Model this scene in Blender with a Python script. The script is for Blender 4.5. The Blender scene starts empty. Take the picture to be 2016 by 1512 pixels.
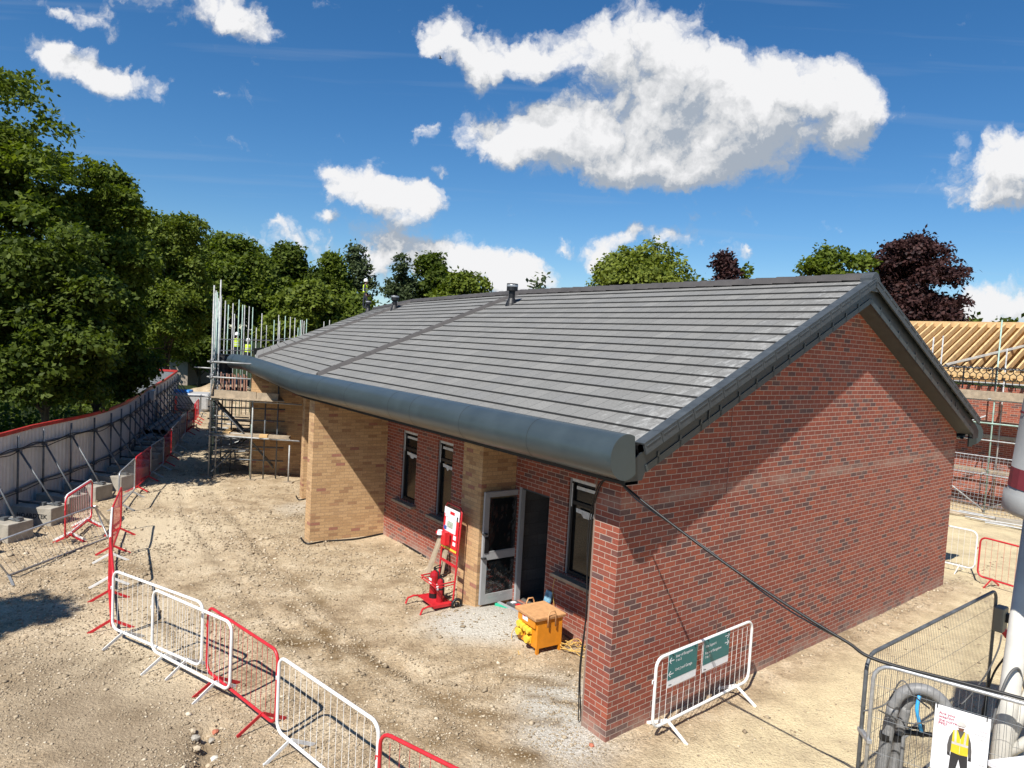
import bpy, bmesh, math, random
import numpy as np
from mathutils import Vector, Matrix
R_ = math.radians
random.seed(7); rng = np.random.default_rng(7)
S = bpy.context.scene
COL = S.collection

# ------------------------------------------------------------------ camera
CH = 5.0
PITCH, ROLL, FPX, PW, PH = R_(3.27), R_(3.2), 1398.0, 2016, 1512
Fv = np.array([0, math.cos(PITCH), -math.sin(PITCH)]); Rv = np.array([1., 0, 0]); Uv = np.cross(Rv, Fv)
cr = math.cos(ROLL)*Rv + math.sin(ROLL)*Uv; cu = -math.sin(ROLL)*Rv + math.cos(ROLL)*Uv
C0 = np.array([0, 0, CH])
cd = bpy.data.cameras.new("Camera"); cam = bpy.data.objects.new("Camera", cd); COL.objects.link(cam)
cd.sensor_width = 36; cd.lens = 36*FPX/PW; cd.clip_start = 0.1; cd.clip_end = 6000
cam.matrix_world = Matrix(((cr[0], cu[0], -Fv[0], 0), (cr[1], cu[1], -Fv[1], 0), (cr[2], cu[2], -Fv[2], CH), (0, 0, 0, 1)))
S.camera = cam

def ray(px, py): return Fv + cr*(px-PW/2)/FPX - cu*(py-PH/2)/FPX
def P(px, py, z=0.):                       # point of the level z seen at a pixel
    d = ray(px, py); return C0 + d*((z-CH)/d[2])
def PD(px, py, depth): return C0 + ray(px, py)*depth
def PPl(px, py, p0, n):
    d = ray(px, py); return C0 + d*(np.dot(p0-C0, n)/np.dot(d, n))

# ------------------------------------------------------------------ light
SUN_EL, SUN_AZ = R_(51.5), R_(208)           # azimuth clockwise from +Y
S.view_settings.view_transform = 'Standard'; S.view_settings.look = 'None'
S.view_settings.exposure = 0.54; S.view_settings.gamma = 1.0
W = bpy.data.worlds.new("World"); S.world = W; W.use_nodes = True
def build_world():
    nt = W.node_tree; N = nt.nodes; L = nt.links; N.clear()
    out = N.new('ShaderNodeOutputWorld'); sky = N.new('ShaderNodeTexSky')
    sky.sky_type = 'NISHITA'; sky.sun_disc = False; sky.sun_elevation = SUN_EL; sky.sun_rotation = SUN_AZ
    sky.altitude = 50; sky.air_density = 1.0; sky.dust_density = 0.05; sky.ozone_density = 6.0
    bg = N.new('ShaderNodeBackground'); bg.inputs[1].default_value = 0.078
    hs = N.new('ShaderNodeHueSaturation'); hs.inputs['Saturation'].default_value = 1.22; L.new(sky.outputs[0], hs.inputs['Color'])
    L.new(hs.outputs[0], bg.inputs[0])
    # cloud field in fixed sky directions (north tangent plane)
    g = bpy.data.node_groups.new('cloud_field', 'ShaderNodeTree')
    g.interface.new_socket('Vector', in_out='INPUT', socket_type='NodeSocketVector')
    g.interface.new_socket('Density', in_out='OUTPUT', socket_type='NodeSocketFloat')
    gn, gl = g.nodes, g.links
    gi = gn.new('NodeGroupInput'); go = gn.new('NodeGroupOutput')
    n1 = gn.new('ShaderNodeTexNoise'); n1.noise_dimensions = '2D'; n1.inputs['Scale'].default_value = 7; n1.inputs['Detail'].default_value = 7; n1.inputs['Roughness'].default_value = .62
    gl.new(gi.outputs[0], n1.inputs['Vector'])
    s1 = gn.new('ShaderNodeVectorMath'); s1.operation = 'SUBTRACT'; s1.inputs[1].default_value = (.5, .5, .5); gl.new(n1.outputs['Color'], s1.inputs[0])
    s2 = gn.new('ShaderNodeVectorMath'); s2.operation = 'MULTIPLY_ADD'; s2.inputs[1].default_value = (.13, .11, 0)
    gl.new(s1.outputs[0], s2.inputs[0]); gl.new(gi.outputs[0], s2.inputs[2])
    # (px, py, half width px, half height px, tilt deg, weight)
    blobs = [(868,95,66,50,-5,1.),(955,112,100,56,0,1.),(1085,105,130,68,-6,1.1),(1200,78,130,82,0,1.1),(1300,50,95,68,0,1.),(1325,140,115,90,0,1.),
             (945,236,95,60,10,1.1),(1045,280,135,82,8,1.2),(1170,255,160,110,0,1.2),(1255,322,210,70,0,1.2),(1330,225,180,125,0,1.2),(1455,188,140,105,0,1.1),(1470,282,140,75,0,1.1),(1580,190,135,88,8,1.1),(1675,205,100,66,14,1.),(1390,335,140,50,0,.9),(1560,262,130,66,-8,.9),(1655,232,80,48,0,.7),(930,290,70,40,12,.7),
             (745,390,125,72,10,1.2),(700,370,80,45,0,.7),(800,410,70,55,0,.8),(660,440,48,28,10,1.),(530,432,55,24,5,1.),(560,475,110,42,10,1.1),
             (900,505,190,52,5,1.2),(1010,520,90,45,0,1.),(790,490,80,40,0,.8),(1000,555,240,40,3,1.),(740,540,110,50,0,.8),
             (1100,480,50,26,5,1.),(1270,484,130,34,0,1.2),(1190,492,60,44,0,1.),(1480,520,45,18,0,.7),
             (1985,345,110,75,-15,1.2),(2040,300,90,90,0,1.),(1960,405,80,40,0,.8),
             (1990,600,160,55,-8,1.2),(1930,620,90,40,0,.9),(2080,570,120,60,0,1.),
             (195,145,130,50,8,1.1),(130,110,60,35,15,.6),(250,150,80,36,10,.8),(130,15,90,32,12,1.),(400,10,160,60,10,1.1),(470,40,80,45,0,.9),(300,-20,120,40,0,.8),
             (865,345,45,24,10,.75),(830,245,26,22,0,.7),(425,178,22,14,20,.6),(450,100,40,22,20,.55)]
    acc = None
    for (px, py, hw, hh, tilt, wt) in blobs:
        d = ray(px, py); u, v = d[0]/d[1], d[2]/d[1]
        ang = R_(-3.2) - R_(tilt)
        mp = gn.new('ShaderNodeMapping'); mp.vector_type = 'TEXTURE'
        mp.inputs['Location'].default_value = (u, v, 0); mp.inputs['Rotation'].default_value = (0, 0, ang)
        k = 1.35/FPX*(1+u*u+v*v)**.5
        mp.inputs['Scale'].default_value = (hw*k, hh*k, 1)
        gl.new(s2.outputs[0], mp.inputs['Vector'])
        gr = gn.new('ShaderNodeTexGradient'); gr.gradient_type = 'QUADRATIC_SPHERE'; gl.new(mp.outputs[0], gr.inputs[0])
        m = gn.new('ShaderNodeMath'); m.operation = 'MULTIPLY_ADD'; m.inputs[1].default_value = wt
        gl.new(gr.outputs['Fac'], m.inputs[0])
        if acc is None: m.inputs[2].default_value = 0
        else: gl.new(acc.outputs[0], m.inputs[2])
        acc = m
    vo = gn.new('ShaderNodeTexVoronoi'); vo.feature = 'F1'; vo.voronoi_dimensions = '2D'; vo.inputs['Scale'].default_value = 13; vo.inputs['Detail'].default_value = 3; vo.inputs['Roughness'].default_value = .55; vo.inputs['Lacunarity'].default_value = 2.3
    gl.new(s2.outputs[0], vo.inputs['Vector'])
    n2 = gn.new('ShaderNodeTexNoise'); n2.noise_dimensions = '2D'; n2.inputs['Scale'].default_value = 8; n2.inputs['Detail'].default_value = 9; n2.inputs['Roughness'].default_value = .62
    gl.new(gi.outputs[0], n2.inputs['Vector'])
    mv = gn.new('ShaderNodeMath'); mv.operation = 'MULTIPLY_ADD'; mv.inputs[1].default_value = -.42; mv.inputs[2].default_value = -.10; gl.new(vo.outputs['Distance'], mv.inputs[0])
    mn = gn.new('ShaderNodeMath'); mn.operation = 'MULTIPLY_ADD'; mn.inputs[1].default_value = .50; gl.new(n2.outputs['Fac'], mn.inputs[0]); gl.new(mv.outputs[0], mn.inputs[2])
    mj = gn.new('ShaderNodeMath'); mj.operation = 'MULTIPLY_ADD'; mj.inputs[1].default_value = .55; mj.inputs[2].default_value = 1.; gl.new(acc.outputs[0], mj.inputs[0])
    mi = gn.new('ShaderNodeMath'); mi.operation = 'DIVIDE'; gl.new(acc.outputs[0], mi.inputs[0]); gl.new(mj.outputs[0], mi.inputs[1])
    ad = gn.new('ShaderNodeMath'); ad.operation = 'ADD'; gl.new(mi.outputs[0], ad.inputs[0]); gl.new(mn.outputs[0], ad.inputs[1])
    sb_ = gn.new('ShaderNodeMath'); sb_.operation = 'SUBTRACT'; sb_.inputs[1].default_value = .0; gl.new(ad.outputs[0], sb_.inputs[0]); ad = sb_
    gl.new(ad.outputs[0], go.inputs[0])
    tc = N.new('ShaderNodeTexCoord'); sx = N.new('ShaderNodeSeparateXYZ'); L.new(tc.outputs['Generated'], sx.inputs[0])
    my = N.new('ShaderNodeMath'); my.operation = 'MAXIMUM'; my.inputs[1].default_value = .15; L.new(sx.outputs['Y'], my.inputs[0])
    du = N.new('ShaderNodeMath'); du.operation = 'DIVIDE'; L.new(sx.outputs['X'], du.inputs[0]); L.new(my.outputs[0], du.inputs[1])
    dv = N.new('ShaderNodeMath'); dv.operation = 'DIVIDE'; L.new(sx.outputs['Z'], dv.inputs[0]); L.new(my.outputs[0], dv.inputs[1])
    cx = N.new('ShaderNodeCombineXYZ'); L.new(du.outputs[0], cx.inputs[0]); L.new(dv.outputs[0], cx.inputs[1])
    def field(off):
        a = N.new('ShaderNodeVectorMath'); a.operation = 'ADD'; a.inputs[1].default_value = off; L.new(cx.outputs[0], a.inputs[0])
        q = N.new('ShaderNodeGroup'); q.node_tree = g; L.new(a.outputs[0], q.inputs[0]); return q.outputs[0]
    f0 = field((0, 0, 0)); f1 = field((-.012, .06, 0)); f2 = field((-.008, .013, 0))
    al = N.new('ShaderNodeMapRange'); al.interpolation_type = 'SMOOTHSTEP'; al.inputs['From Min'].default_value = -.03; al.inputs['From Max'].default_value = .40; L.new(f0, al.inputs['Value'])
    # front hemisphere only
    yy = N.new('ShaderNodeMapRange'); yy.inputs['From Min'].default_value = .15; yy.inputs['From Max'].default_value = .3; L.new(sx.outputs['Y'], yy.inputs['Value'])
    am = N.new('ShaderNodeMath'); am.operation = 'MULTIPLY'; L.new(al.outputs[0], am.inputs[0]); L.new(yy.outputs[0], am.inputs[1])
    d1 = N.new('ShaderNodeMath'); d1.operation = 'SUBTRACT'; L.new(f0, d1.inputs[0]); L.new(f1, d1.inputs[1])
    d2 = N.new('ShaderNodeMath'); d2.operation = 'SUBTRACT'; L.new(f0, d2.inputs[0]); L.new(f2, d2.inputs[1])
    m1 = N.new('ShaderNodeMath'); m1.operation = 'MULTIPLY_ADD'; m1.inputs[1].default_value = 1.45; m1.inputs[2].default_value = .37; L.new(d1.outputs[0], m1.inputs[0])
    m2 = N.new('ShaderNodeMath'); m2.operation = 'MULTIPLY_ADD'; m2.inputs[1].default_value = .85; L.new(d2.outputs[0], m2.inputs[0]); L.new(m1.outputs[0], m2.inputs[2])
    rp = N.new('ShaderNodeValToRGB'); e = rp.color_ramp.elements
    e[0].position = .08; e[0].color = (.25, .285, .335, 1); e[1].position = 1.1; e[1].color = (.59, .59, .597, 1)
    k = e.new(.45); k.color = (.43, .44, .455, 1)
    L.new(m2.outputs[0], rp.inputs[0])
    cb = N.new('ShaderNodeBackground'); cb.inputs[1].default_value = 1.06; L.new(rp.outputs[0], cb.inputs[0])
    # thin high streaks
    mp = N.new('ShaderNodeMapping'); mp.inputs['Rotation'].default_value = (0, 0, R_(17)); mp.inputs['Scale'].default_value = (1.3, 26, 1); L.new(cx.outputs[0], mp.inputs['Vector'])
    ns = N.new('ShaderNodeTexNoise'); ns.inputs['Scale'].default_value = 1.3; ns.inputs['Detail'].default_value = 4; L.new(mp.outputs[0], ns.inputs['Vector'])
    st = N.new('ShaderNodeMapRange'); st.inputs['From Min'].default_value = .56; st.inputs['From Max'].default_value = .85; st.inputs['To Max'].default_value = .22; L.new(ns.outputs['Fac'], st.inputs['Value'])
    sb = N.new('ShaderNodeBackground'); sb.inputs[0].default_value = (.75, .82, .92, 1); sb.inputs[1].default_value = .5
    x1 = N.new('ShaderNodeMixShader'); L.new(st.outputs[0], x1.inputs[0]); L.new(bg.outputs[0], x1.inputs[1]); L.new(sb.outputs[0], x1.inputs[2])
    x2 = N.new('ShaderNodeMixShader'); L.new(am.outputs[0], x2.inputs[0]); L.new(x1.outputs[0], x2.inputs[1]); L.new(cb.outputs[0], x2.inputs[2])
    L.new(x2.outputs[0], out.inputs[0])
build_world()
sl = bpy.data.lights.new("Sun", 'SUN'); sl.energy = 5.0; sl.angle = R_(.53); sl.color = (1., .955, .88)
so = bpy.data.objects.new("Sun", sl); COL.objects.link(so)
sdir = Vector((-math.sin(SUN_AZ)*math.cos(SUN_EL), -math.cos(SUN_AZ)*math.cos(SUN_EL), -math.sin(SUN_EL)))
so.rotation_euler = sdir.to_track_quat('-Z', 'Y').to_euler(); so.location = (-20, -30, 60)

# ------------------------------------------------------------------ materials
MATS = {}
def nodes_of(name):
    m = bpy.data.materials.new(name); m.use_nodes = True; nt = m.node_tree; b = nt.nodes['Principled BSDF']; MATS[name] = m
    return m, nt.nodes, nt.links, b
def mat(name, col, rough=.6, metal=0., var=.2, vs=6., bump=0., bs=40., tint=None):
    """plain procedural material: base colour mottled by noise, optional bump"""
    if name in MATS: return MATS[name]
    m, N, L, b = nodes_of(name)
    tc = N.new('ShaderNodeTexCoord'); n = N.new('ShaderNodeTexNoise'); n.inputs['Scale'].default_value = vs; n.inputs['Detail'].default_value = 6; n.inputs['Roughness'].default_value = .65
    L.new(tc.outputs['Object'], n.inputs['Vector'])
    r = N.new('ShaderNodeValToRGB'); e = r.color_ramp.elements
    c0 = [max(0, c*(1-var)) for c in col]; c1 = [min(1, c*(1+var)) for c in (tint or col)]
    e[0].position = .3; e[1].position = .7; e[0].color = (*c0, 1); e[1].color = (*c1, 1)
    L.new(n.outputs['Fac'], r.inputs[0]); L.new(r.outputs[0], b.inputs['Base Color'])
    b.inputs['Metallic'].default_value = metal
    rr = N.new('ShaderNodeMapRange'); rr.inputs['To Min'].default_value = max(.05, rough-.1); rr.inputs['To Max'].default_value = min(1, rough+.12); L.new(n.outputs['Fac'], rr.inputs['Value']); L.new(rr.outputs[0], b.inputs['Roughness'])
    if bump:
        n2 = N.new('ShaderNodeTexNoise'); n2.inputs['Scale'].default_value = bs; n2.inputs['Detail'].default_value = 5; L.new(tc.outputs['Object'], n2.inputs['Vector'])
        bp = N.new('ShaderNodeBump'); bp.inputs['Strength'].default_value = bump; bp.inputs['Distance'].default_value = .02; L.new(n2.outputs['Fac'], bp.inputs['Height']); L.new(bp.outputs[0], b.inputs['Normal'])
    return m
def brick_mat(name, tones, mortar, bw=.225, rh=.075, ms=.010, bump=.5, rough=.85, off=.5, stain=.25, stain_col=(.45, .38, .33), squash=None):
    """coursed masonry or tiles on metre UVs; tones = [(pos, colour)...] picked at random per unit"""
    m, N, L, b = nodes_of(name)
    uv = N.new('ShaderNodeUVMap'); br = N.new('ShaderNodeTexBrick')
    br.offset = off; br.inputs['Scale'].default_value = 1; br.inputs['Brick Width'].default_value = bw; br.inputs['Row Height'].default_value = rh
    br.inputs['Mortar Size'].default_value = ms/2; br.inputs['Mortar Smooth'].default_value = .15; br.inputs['Bias'].default_value = 0
    br.inputs['Color1'].default_value = (0, 0, 0, 1); br.inputs['Color2'].default_value = (1, 1, 1, 1); br.inputs['Mortar'].default_value = (.5, .5, .5, 1)
    L.new(uv.outputs[0], br.inputs['Vector'])
    rp = N.new('ShaderNodeValToRGB'); rp.color_ramp.interpolation = 'CONSTANT'; e = rp.color_ramp.elements
    e[0].position = 0; e[0].color = (*tones[0][1], 1); e[1].position = tones[1][0]; e[1].color = (*tones[1][1], 1)
    for p, c in tones[2:]:
        k = e.new(p); k.color = (*c, 1)
    L.new(br.outputs['Color'], rp.inputs[0])
    n = N.new('ShaderNodeTexNoise'); n.inputs['Scale'].default_value = 28; n.inputs['Detail'].default_value = 5; n.inputs['Roughness'].default_value = .7; L.new(uv.outputs[0], n.inputs['Vector'])
    mr = N.new('ShaderNodeMapRange'); mr.inputs['From Min'].default_value = .25; mr.inputs['From Max'].default_value = .75; mr.inputs['To Min'].default_value = .72; mr.inputs['To Max'].default_value = 1.25; L.new(n.outputs['Fac'], mr.inputs['Value'])
    mx = N.new('ShaderNodeMix'); mx.data_type = 'RGBA'; mx.blend_type = 'MULTIPLY'; mx.inputs['Factor'].default_value = 1
    L.new(rp.outputs[0], mx.inputs['A']); L.new(mr.outputs[0], mx.inputs['B'])
    # bloom and dirt smears over the face
    n3 = N.new('ShaderNodeTexNoise'); n3.inputs['Scale'].default_value = 1.1; n3.inputs['Detail'].default_value = 9; n3.inputs['Roughness'].default_value = .72
    mp = N.new('ShaderNodeMapping'); mp.inputs['Scale'].default_value = (.6, 2.0, 1); L.new(uv.outputs[0], mp.inputs['Vector']); L.new(mp.outputs[0], n3.inputs['Vector'])
    sr = N.new('ShaderNodeMapRange'); sr.inputs['From Min'].default_value = .5; sr.inputs['From Max'].default_value = .78; sr.inputs['To Max'].default_value = stain; L.new(n3.outputs['Fac'], sr.inputs['Value'])
    m3 = N.new('ShaderNodeMix'); m3.data_type = 'RGBA'; L.new(sr.outputs[0], m3.inputs['Factor']); L.new(mx.outputs['Result'], m3.inputs['A']); m3.inputs['B'].default_value = (*stain_col, 1)
    m2 = N.new('ShaderNodeMix'); m2.data_type = 'RGBA'; L.new(br.outputs['Fac'], m2.inputs['Factor']); L.new(m3.outputs['Result'], m2.inputs['A']); m2.inputs['B'].default_value = (*mortar, 1)
    L.new(m2.outputs['Result'], b.inputs['Base Color']); b.inputs['Roughness'].default_value = rough
    hh = N.new('ShaderNodeMath'); hh.operation = 'MULTIPLY_ADD'; hh.inputs[1].default_value = -1.0; L.new(br.outputs['Fac'], hh.inputs[0])
    h2 = N.new('ShaderNodeMath'); h2.operation = 'MULTIPLY'; h2.inputs[1].default_value = .5; L.new(n.outputs['Fac'], h2.inputs[0]); L.new(h2.outputs[0], hh.inputs[2])
    bp = N.new('ShaderNodeBump'); bp.inputs['Strength'].default_value = bump; bp.inputs['Distance'].default_value = .008; L.new(hh.outputs[0], bp.inputs['Height']); L.new(bp.outputs[0], b.inputs['Normal'])
    return m
RED = brick_mat('red_brick', [(0, (.165, .062, .048)), (.08, (.120, .056, .050)), (.18, (.235, .058, .035)), (.42, (.285, .068, .038)), (.66, (.255, .061, .036)), (.88, (.325, .082, .043))], (.44, .345, .28), stain=.30, stain_col=(.31, .215, .18))
def weather():
    m = RED; N, L = m.node_tree.nodes, m.node_tree.links; b = N['Principled BSDF']; src = b.inputs['Base Color'].links[0].from_socket
    uv = N.new('ShaderNodeUVMap'); sx = N.new('ShaderNodeSeparateXYZ'); L.new(uv.outputs[0], sx.inputs[0])
    n = N.new('ShaderNodeTexNoise'); n.inputs['Scale'].default_value = 2.4; n.inputs['Detail'].default_value = 9; n.inputs['Roughness'].default_value = .7; L.new(uv.outputs[0], n.inputs['Vector'])
    acc = None
    for z0, hw, k in ((.02, .32, 1.1), (3.08, .16, .75)):
        d = N.new('ShaderNodeMath'); d.operation = 'SUBTRACT'; d.inputs[1].default_value = z0; L.new(sx.outputs[1], d.inputs[0])
        a = N.new('ShaderNodeMath'); a.operation = 'ABSOLUTE'; L.new(d.outputs[0], a.inputs[0])
        r = N.new('ShaderNodeMapRange'); r.interpolation_type = 'SMOOTHSTEP'; r.inputs['From Min'].default_value = hw; r.inputs['From Max'].default_value = 0; r.inputs['To Max'].default_value = k; L.new(a.outputs[0], r.inputs['Value'])
        if acc is None: acc = r.outputs[0]
        else:
            p = N.new('ShaderNodeMath'); p.operation = 'ADD'; L.new(acc, p.inputs[0]); L.new(r.outputs[0], p.inputs[1]); acc = p.outputs[0]
    nm = N.new('ShaderNodeMapRange'); nm.inputs['From Min'].default_value = .35; nm.inputs['From Max'].default_value = .75; L.new(n.outputs['Fac'], nm.inputs['Value'])
    f = N.new('ShaderNodeMath'); f.operation = 'MULTIPLY'; f.use_clamp = True; L.new(acc, f.inputs[0]); L.new(nm.outputs[0], f.inputs[1])
    x = N.new('ShaderNodeMix'); x.data_type = 'RGBA'; L.new(f.outputs[0], x.inputs['Factor']); L.new(src, x.inputs['A']); x.inputs['B'].default_value = (.38, .29, .23, 1); L.new(x.outputs['Result'], b.inputs['Base Color'])
weather()
BUFF = brick_mat('buff_brick', [(0, (.36, .205, .105)), (.10, (.46, .285, .14)), (.35, (.50, .315, .155)), (.6, (.54, .345, .175)), (.90, (.42, .24, .125)), (.96, (.34, .15, .10))], (.30, .20, .115), ms=.008, bump=.35, stain=.12)
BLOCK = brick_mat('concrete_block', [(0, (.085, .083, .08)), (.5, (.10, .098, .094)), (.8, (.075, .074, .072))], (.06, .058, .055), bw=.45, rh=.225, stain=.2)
TILE = brick_mat('roof_tile', [(0, (.168, .165, .155)), (.25, (.178, .175, .164)), (.5, (.188, .184, .172)), (.75, (.172, .17, .162)), (.92, (.20, .196, .183))], (.062, .06, .057), bw=.33, rh=.3347, ms=.009, bump=.4, rough=.85, stain=.10, stain_col=(.28, .275, .26))
def streaks():
    m = TILE; N, L = m.node_tree.nodes, m.node_tree.links; b = N['Principled BSDF']; src = b.inputs['Base Color'].links[0].from_socket
    uv = N.new('ShaderNodeUVMap'); sx = N.new('ShaderNodeSeparateXYZ'); L.new(uv.outputs[0], sx.inputs[0])
    r = N.new('ShaderNodeMapRange'); r.inputs['From Min'].default_value = 2.6; r.inputs['From Max'].default_value = .1; L.new(sx.outputs[0], r.inputs['Value'])
    mp = N.new('ShaderNodeMapping'); mp.inputs['Scale'].default_value = (3.0, 1.5, 1); mp.inputs['Rotation'].default_value = (0, 0, .5); L.new(uv.outputs[0], mp.inputs['Vector'])
    n = N.new('ShaderNodeTexNoise'); n.inputs['Scale'].default_value = 2.2; n.inputs['Detail'].default_value = 10; n.inputs['Roughness'].default_value = .75; L.new(mp.outputs[0], n.inputs['Vector'])
    q = N.new('ShaderNodeMath'); q.operation = 'MULTIPLY_ADD'; q.inputs[1].default_value = .30; L.new(r.outputs[0], q.inputs[0]); L.new(n.outputs['Fac'], q.inputs[2])
    t = N.new('ShaderNodeMapRange'); t.inputs['From Min'].default_value = .74; t.inputs['From Max'].default_value = .92; t.inputs['To Max'].default_value = .55; L.new(q.outputs[0], t.inputs['Value'])
    x = N.new('ShaderNodeMix'); x.data_type = 'RGBA'; L.new(t.outputs[0], x.inputs['Factor']); L.new(src, x.inputs['A']); x.inputs['B'].default_value = (.50, .50, .48, 1); L.new(x.outputs['Result'], b.inputs['Base Color'])
streaks()
DARKT = mat('tile_gap_shade', (.018, .018, .018), .8)  # risers painted near black for the shade in the gaps under each course
RIDGE = mat('ridge_tile', (.058, .053, .051), .75, var=.25, vs=3, bump=.3, bs=60)
GUT = mat('gutter_paint', (.052, .070, .078), .33, var=.12, vs=2.5, metal=.25)
FASC = mat('fascia_paint', (.045, .056, .060), .4, var=.12, vs=3)
SOFF = mat('soffit_paint', (.05, .055, .055), .6)
BLK = mat('black_plastic', (.008, .008, .009), .5, bump=.05)
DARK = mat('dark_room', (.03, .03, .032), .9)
GLASS = mat('dark_glass', (.008, .010, .011), .08, var=.05)
ALU = mat('grey_door_paint', (.33, .335, .34), .45, var=.06)
WHITE = mat('white_paint', (.78, .78, .76), .45, var=.1, vs=12)
REDP = mat('red_paint', (.50, .020, .028), .4, var=.22, vs=9)
GALV = mat('galvanised_steel', (.42, .43, .44), .42, metal=.55, var=.25, vs=14)
SCAF = mat('scaffold_steel', (.36, .365, .36), .55, metal=.15, var=.35, vs=7)
SCAFG = mat('scaffold_green_steel', (.30, .42, .36), .55, metal=.1, var=.3, vs=5)
DGALV = mat('weathered_steel', (.13, .14, .15), .55, metal=.4, var=.35, vs=8)
WOOD = mat('weathered_plank', (.34, .27, .19), .8, var=.3, vs=5, bump=.3, bs=30)
TIMBER = mat('new_timber', (.62, .41, .19), .7, var=.2, vs=4, bump=.2, bs=25)
CONC = mat('concrete', (.33, .30, .25), .9, var=.25, vs=4, bump=.4, bs=30)
SILL = mat('stone_sill', (.30, .25, .18), .85, var=.25, bump=.3)
PIPEM = mat('grey_plastic_pipe', (.085, .09, .098), .5, var=.15)
HOARD = mat('hoarding_sheet', (.60, .585, .545), .55, var=.1, vs=2)
CAPR = mat('red_capping', (.42, .035, .03), .45, var=.2)
ORANGE = mat('orange_enamel', (.66, .235, .012), .42, var=.16, vs=5)
ORTOP = mat('dusty_orange_lid', (.54, .29, .13), .7, var=.16, vs=14, bump=.1)
YEL = mat('yellow_plastic', (.78, .55, .05), .4, var=.1)
CABY = mat('yellow_cable', (.6, .38, .1), .5)
HOSE = mat('grey_duct', (.20, .20, .20), .5, var=.2, vs=20, bump=.15, bs=50)
BLUEP = mat('blue_pipe', (.04, .36, .75), .35)
GREENB = mat('green_batten', (.03, .42, .25), .6)
TEAL = mat('teal_sign_face', (.002, .135, .145), .38, var=.06)
PAPER = mat('white_sheet', (.76, .76, .78), .5, var=.04)
INKR = mat('crimson_ink', (.33, .015, .06), .5); INKK = mat('black_ink', (.02, .02, .022), .5)
HIVIS = mat('hi_vis_yellow', (.62, .82, .03), .6, var=.12); NAVY = mat('dark_workwear', (.022, .026, .04), .8)
SKIN = mat('skin', (.42, .22, .15), .5); HELM = mat('white_helmet', (.82, .82, .80), .3, var=.03); REFL = mat('reflective_tape', (.55, .55, .55), .3)
MAROON = mat('maroon_band', (.22, .035, .045), .5); SILO = mat('dusty_white_steel', (.56, .54, .49), .5, var=.15, vs=3, bump=.05)
TARPB = mat('blue_tarp', (.03, .22, .62), .4); TARPG = mat('grey_tarp', (.40, .40, .40), .5, var=.2)
BARK = mat('bark', (.085, .065, .045), .9, var=.35, vs=6, bump=.6, bs=18)
FILM = mat('clear_film', (.45, .46, .47), .18)
REDTILE = mat('clay_tile_stack', (.25, .13, .095), .85, var=.35, vs=7)
GREYT = mat('grey_slate', (.14, .14, .15), .8, var=.2)

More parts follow.
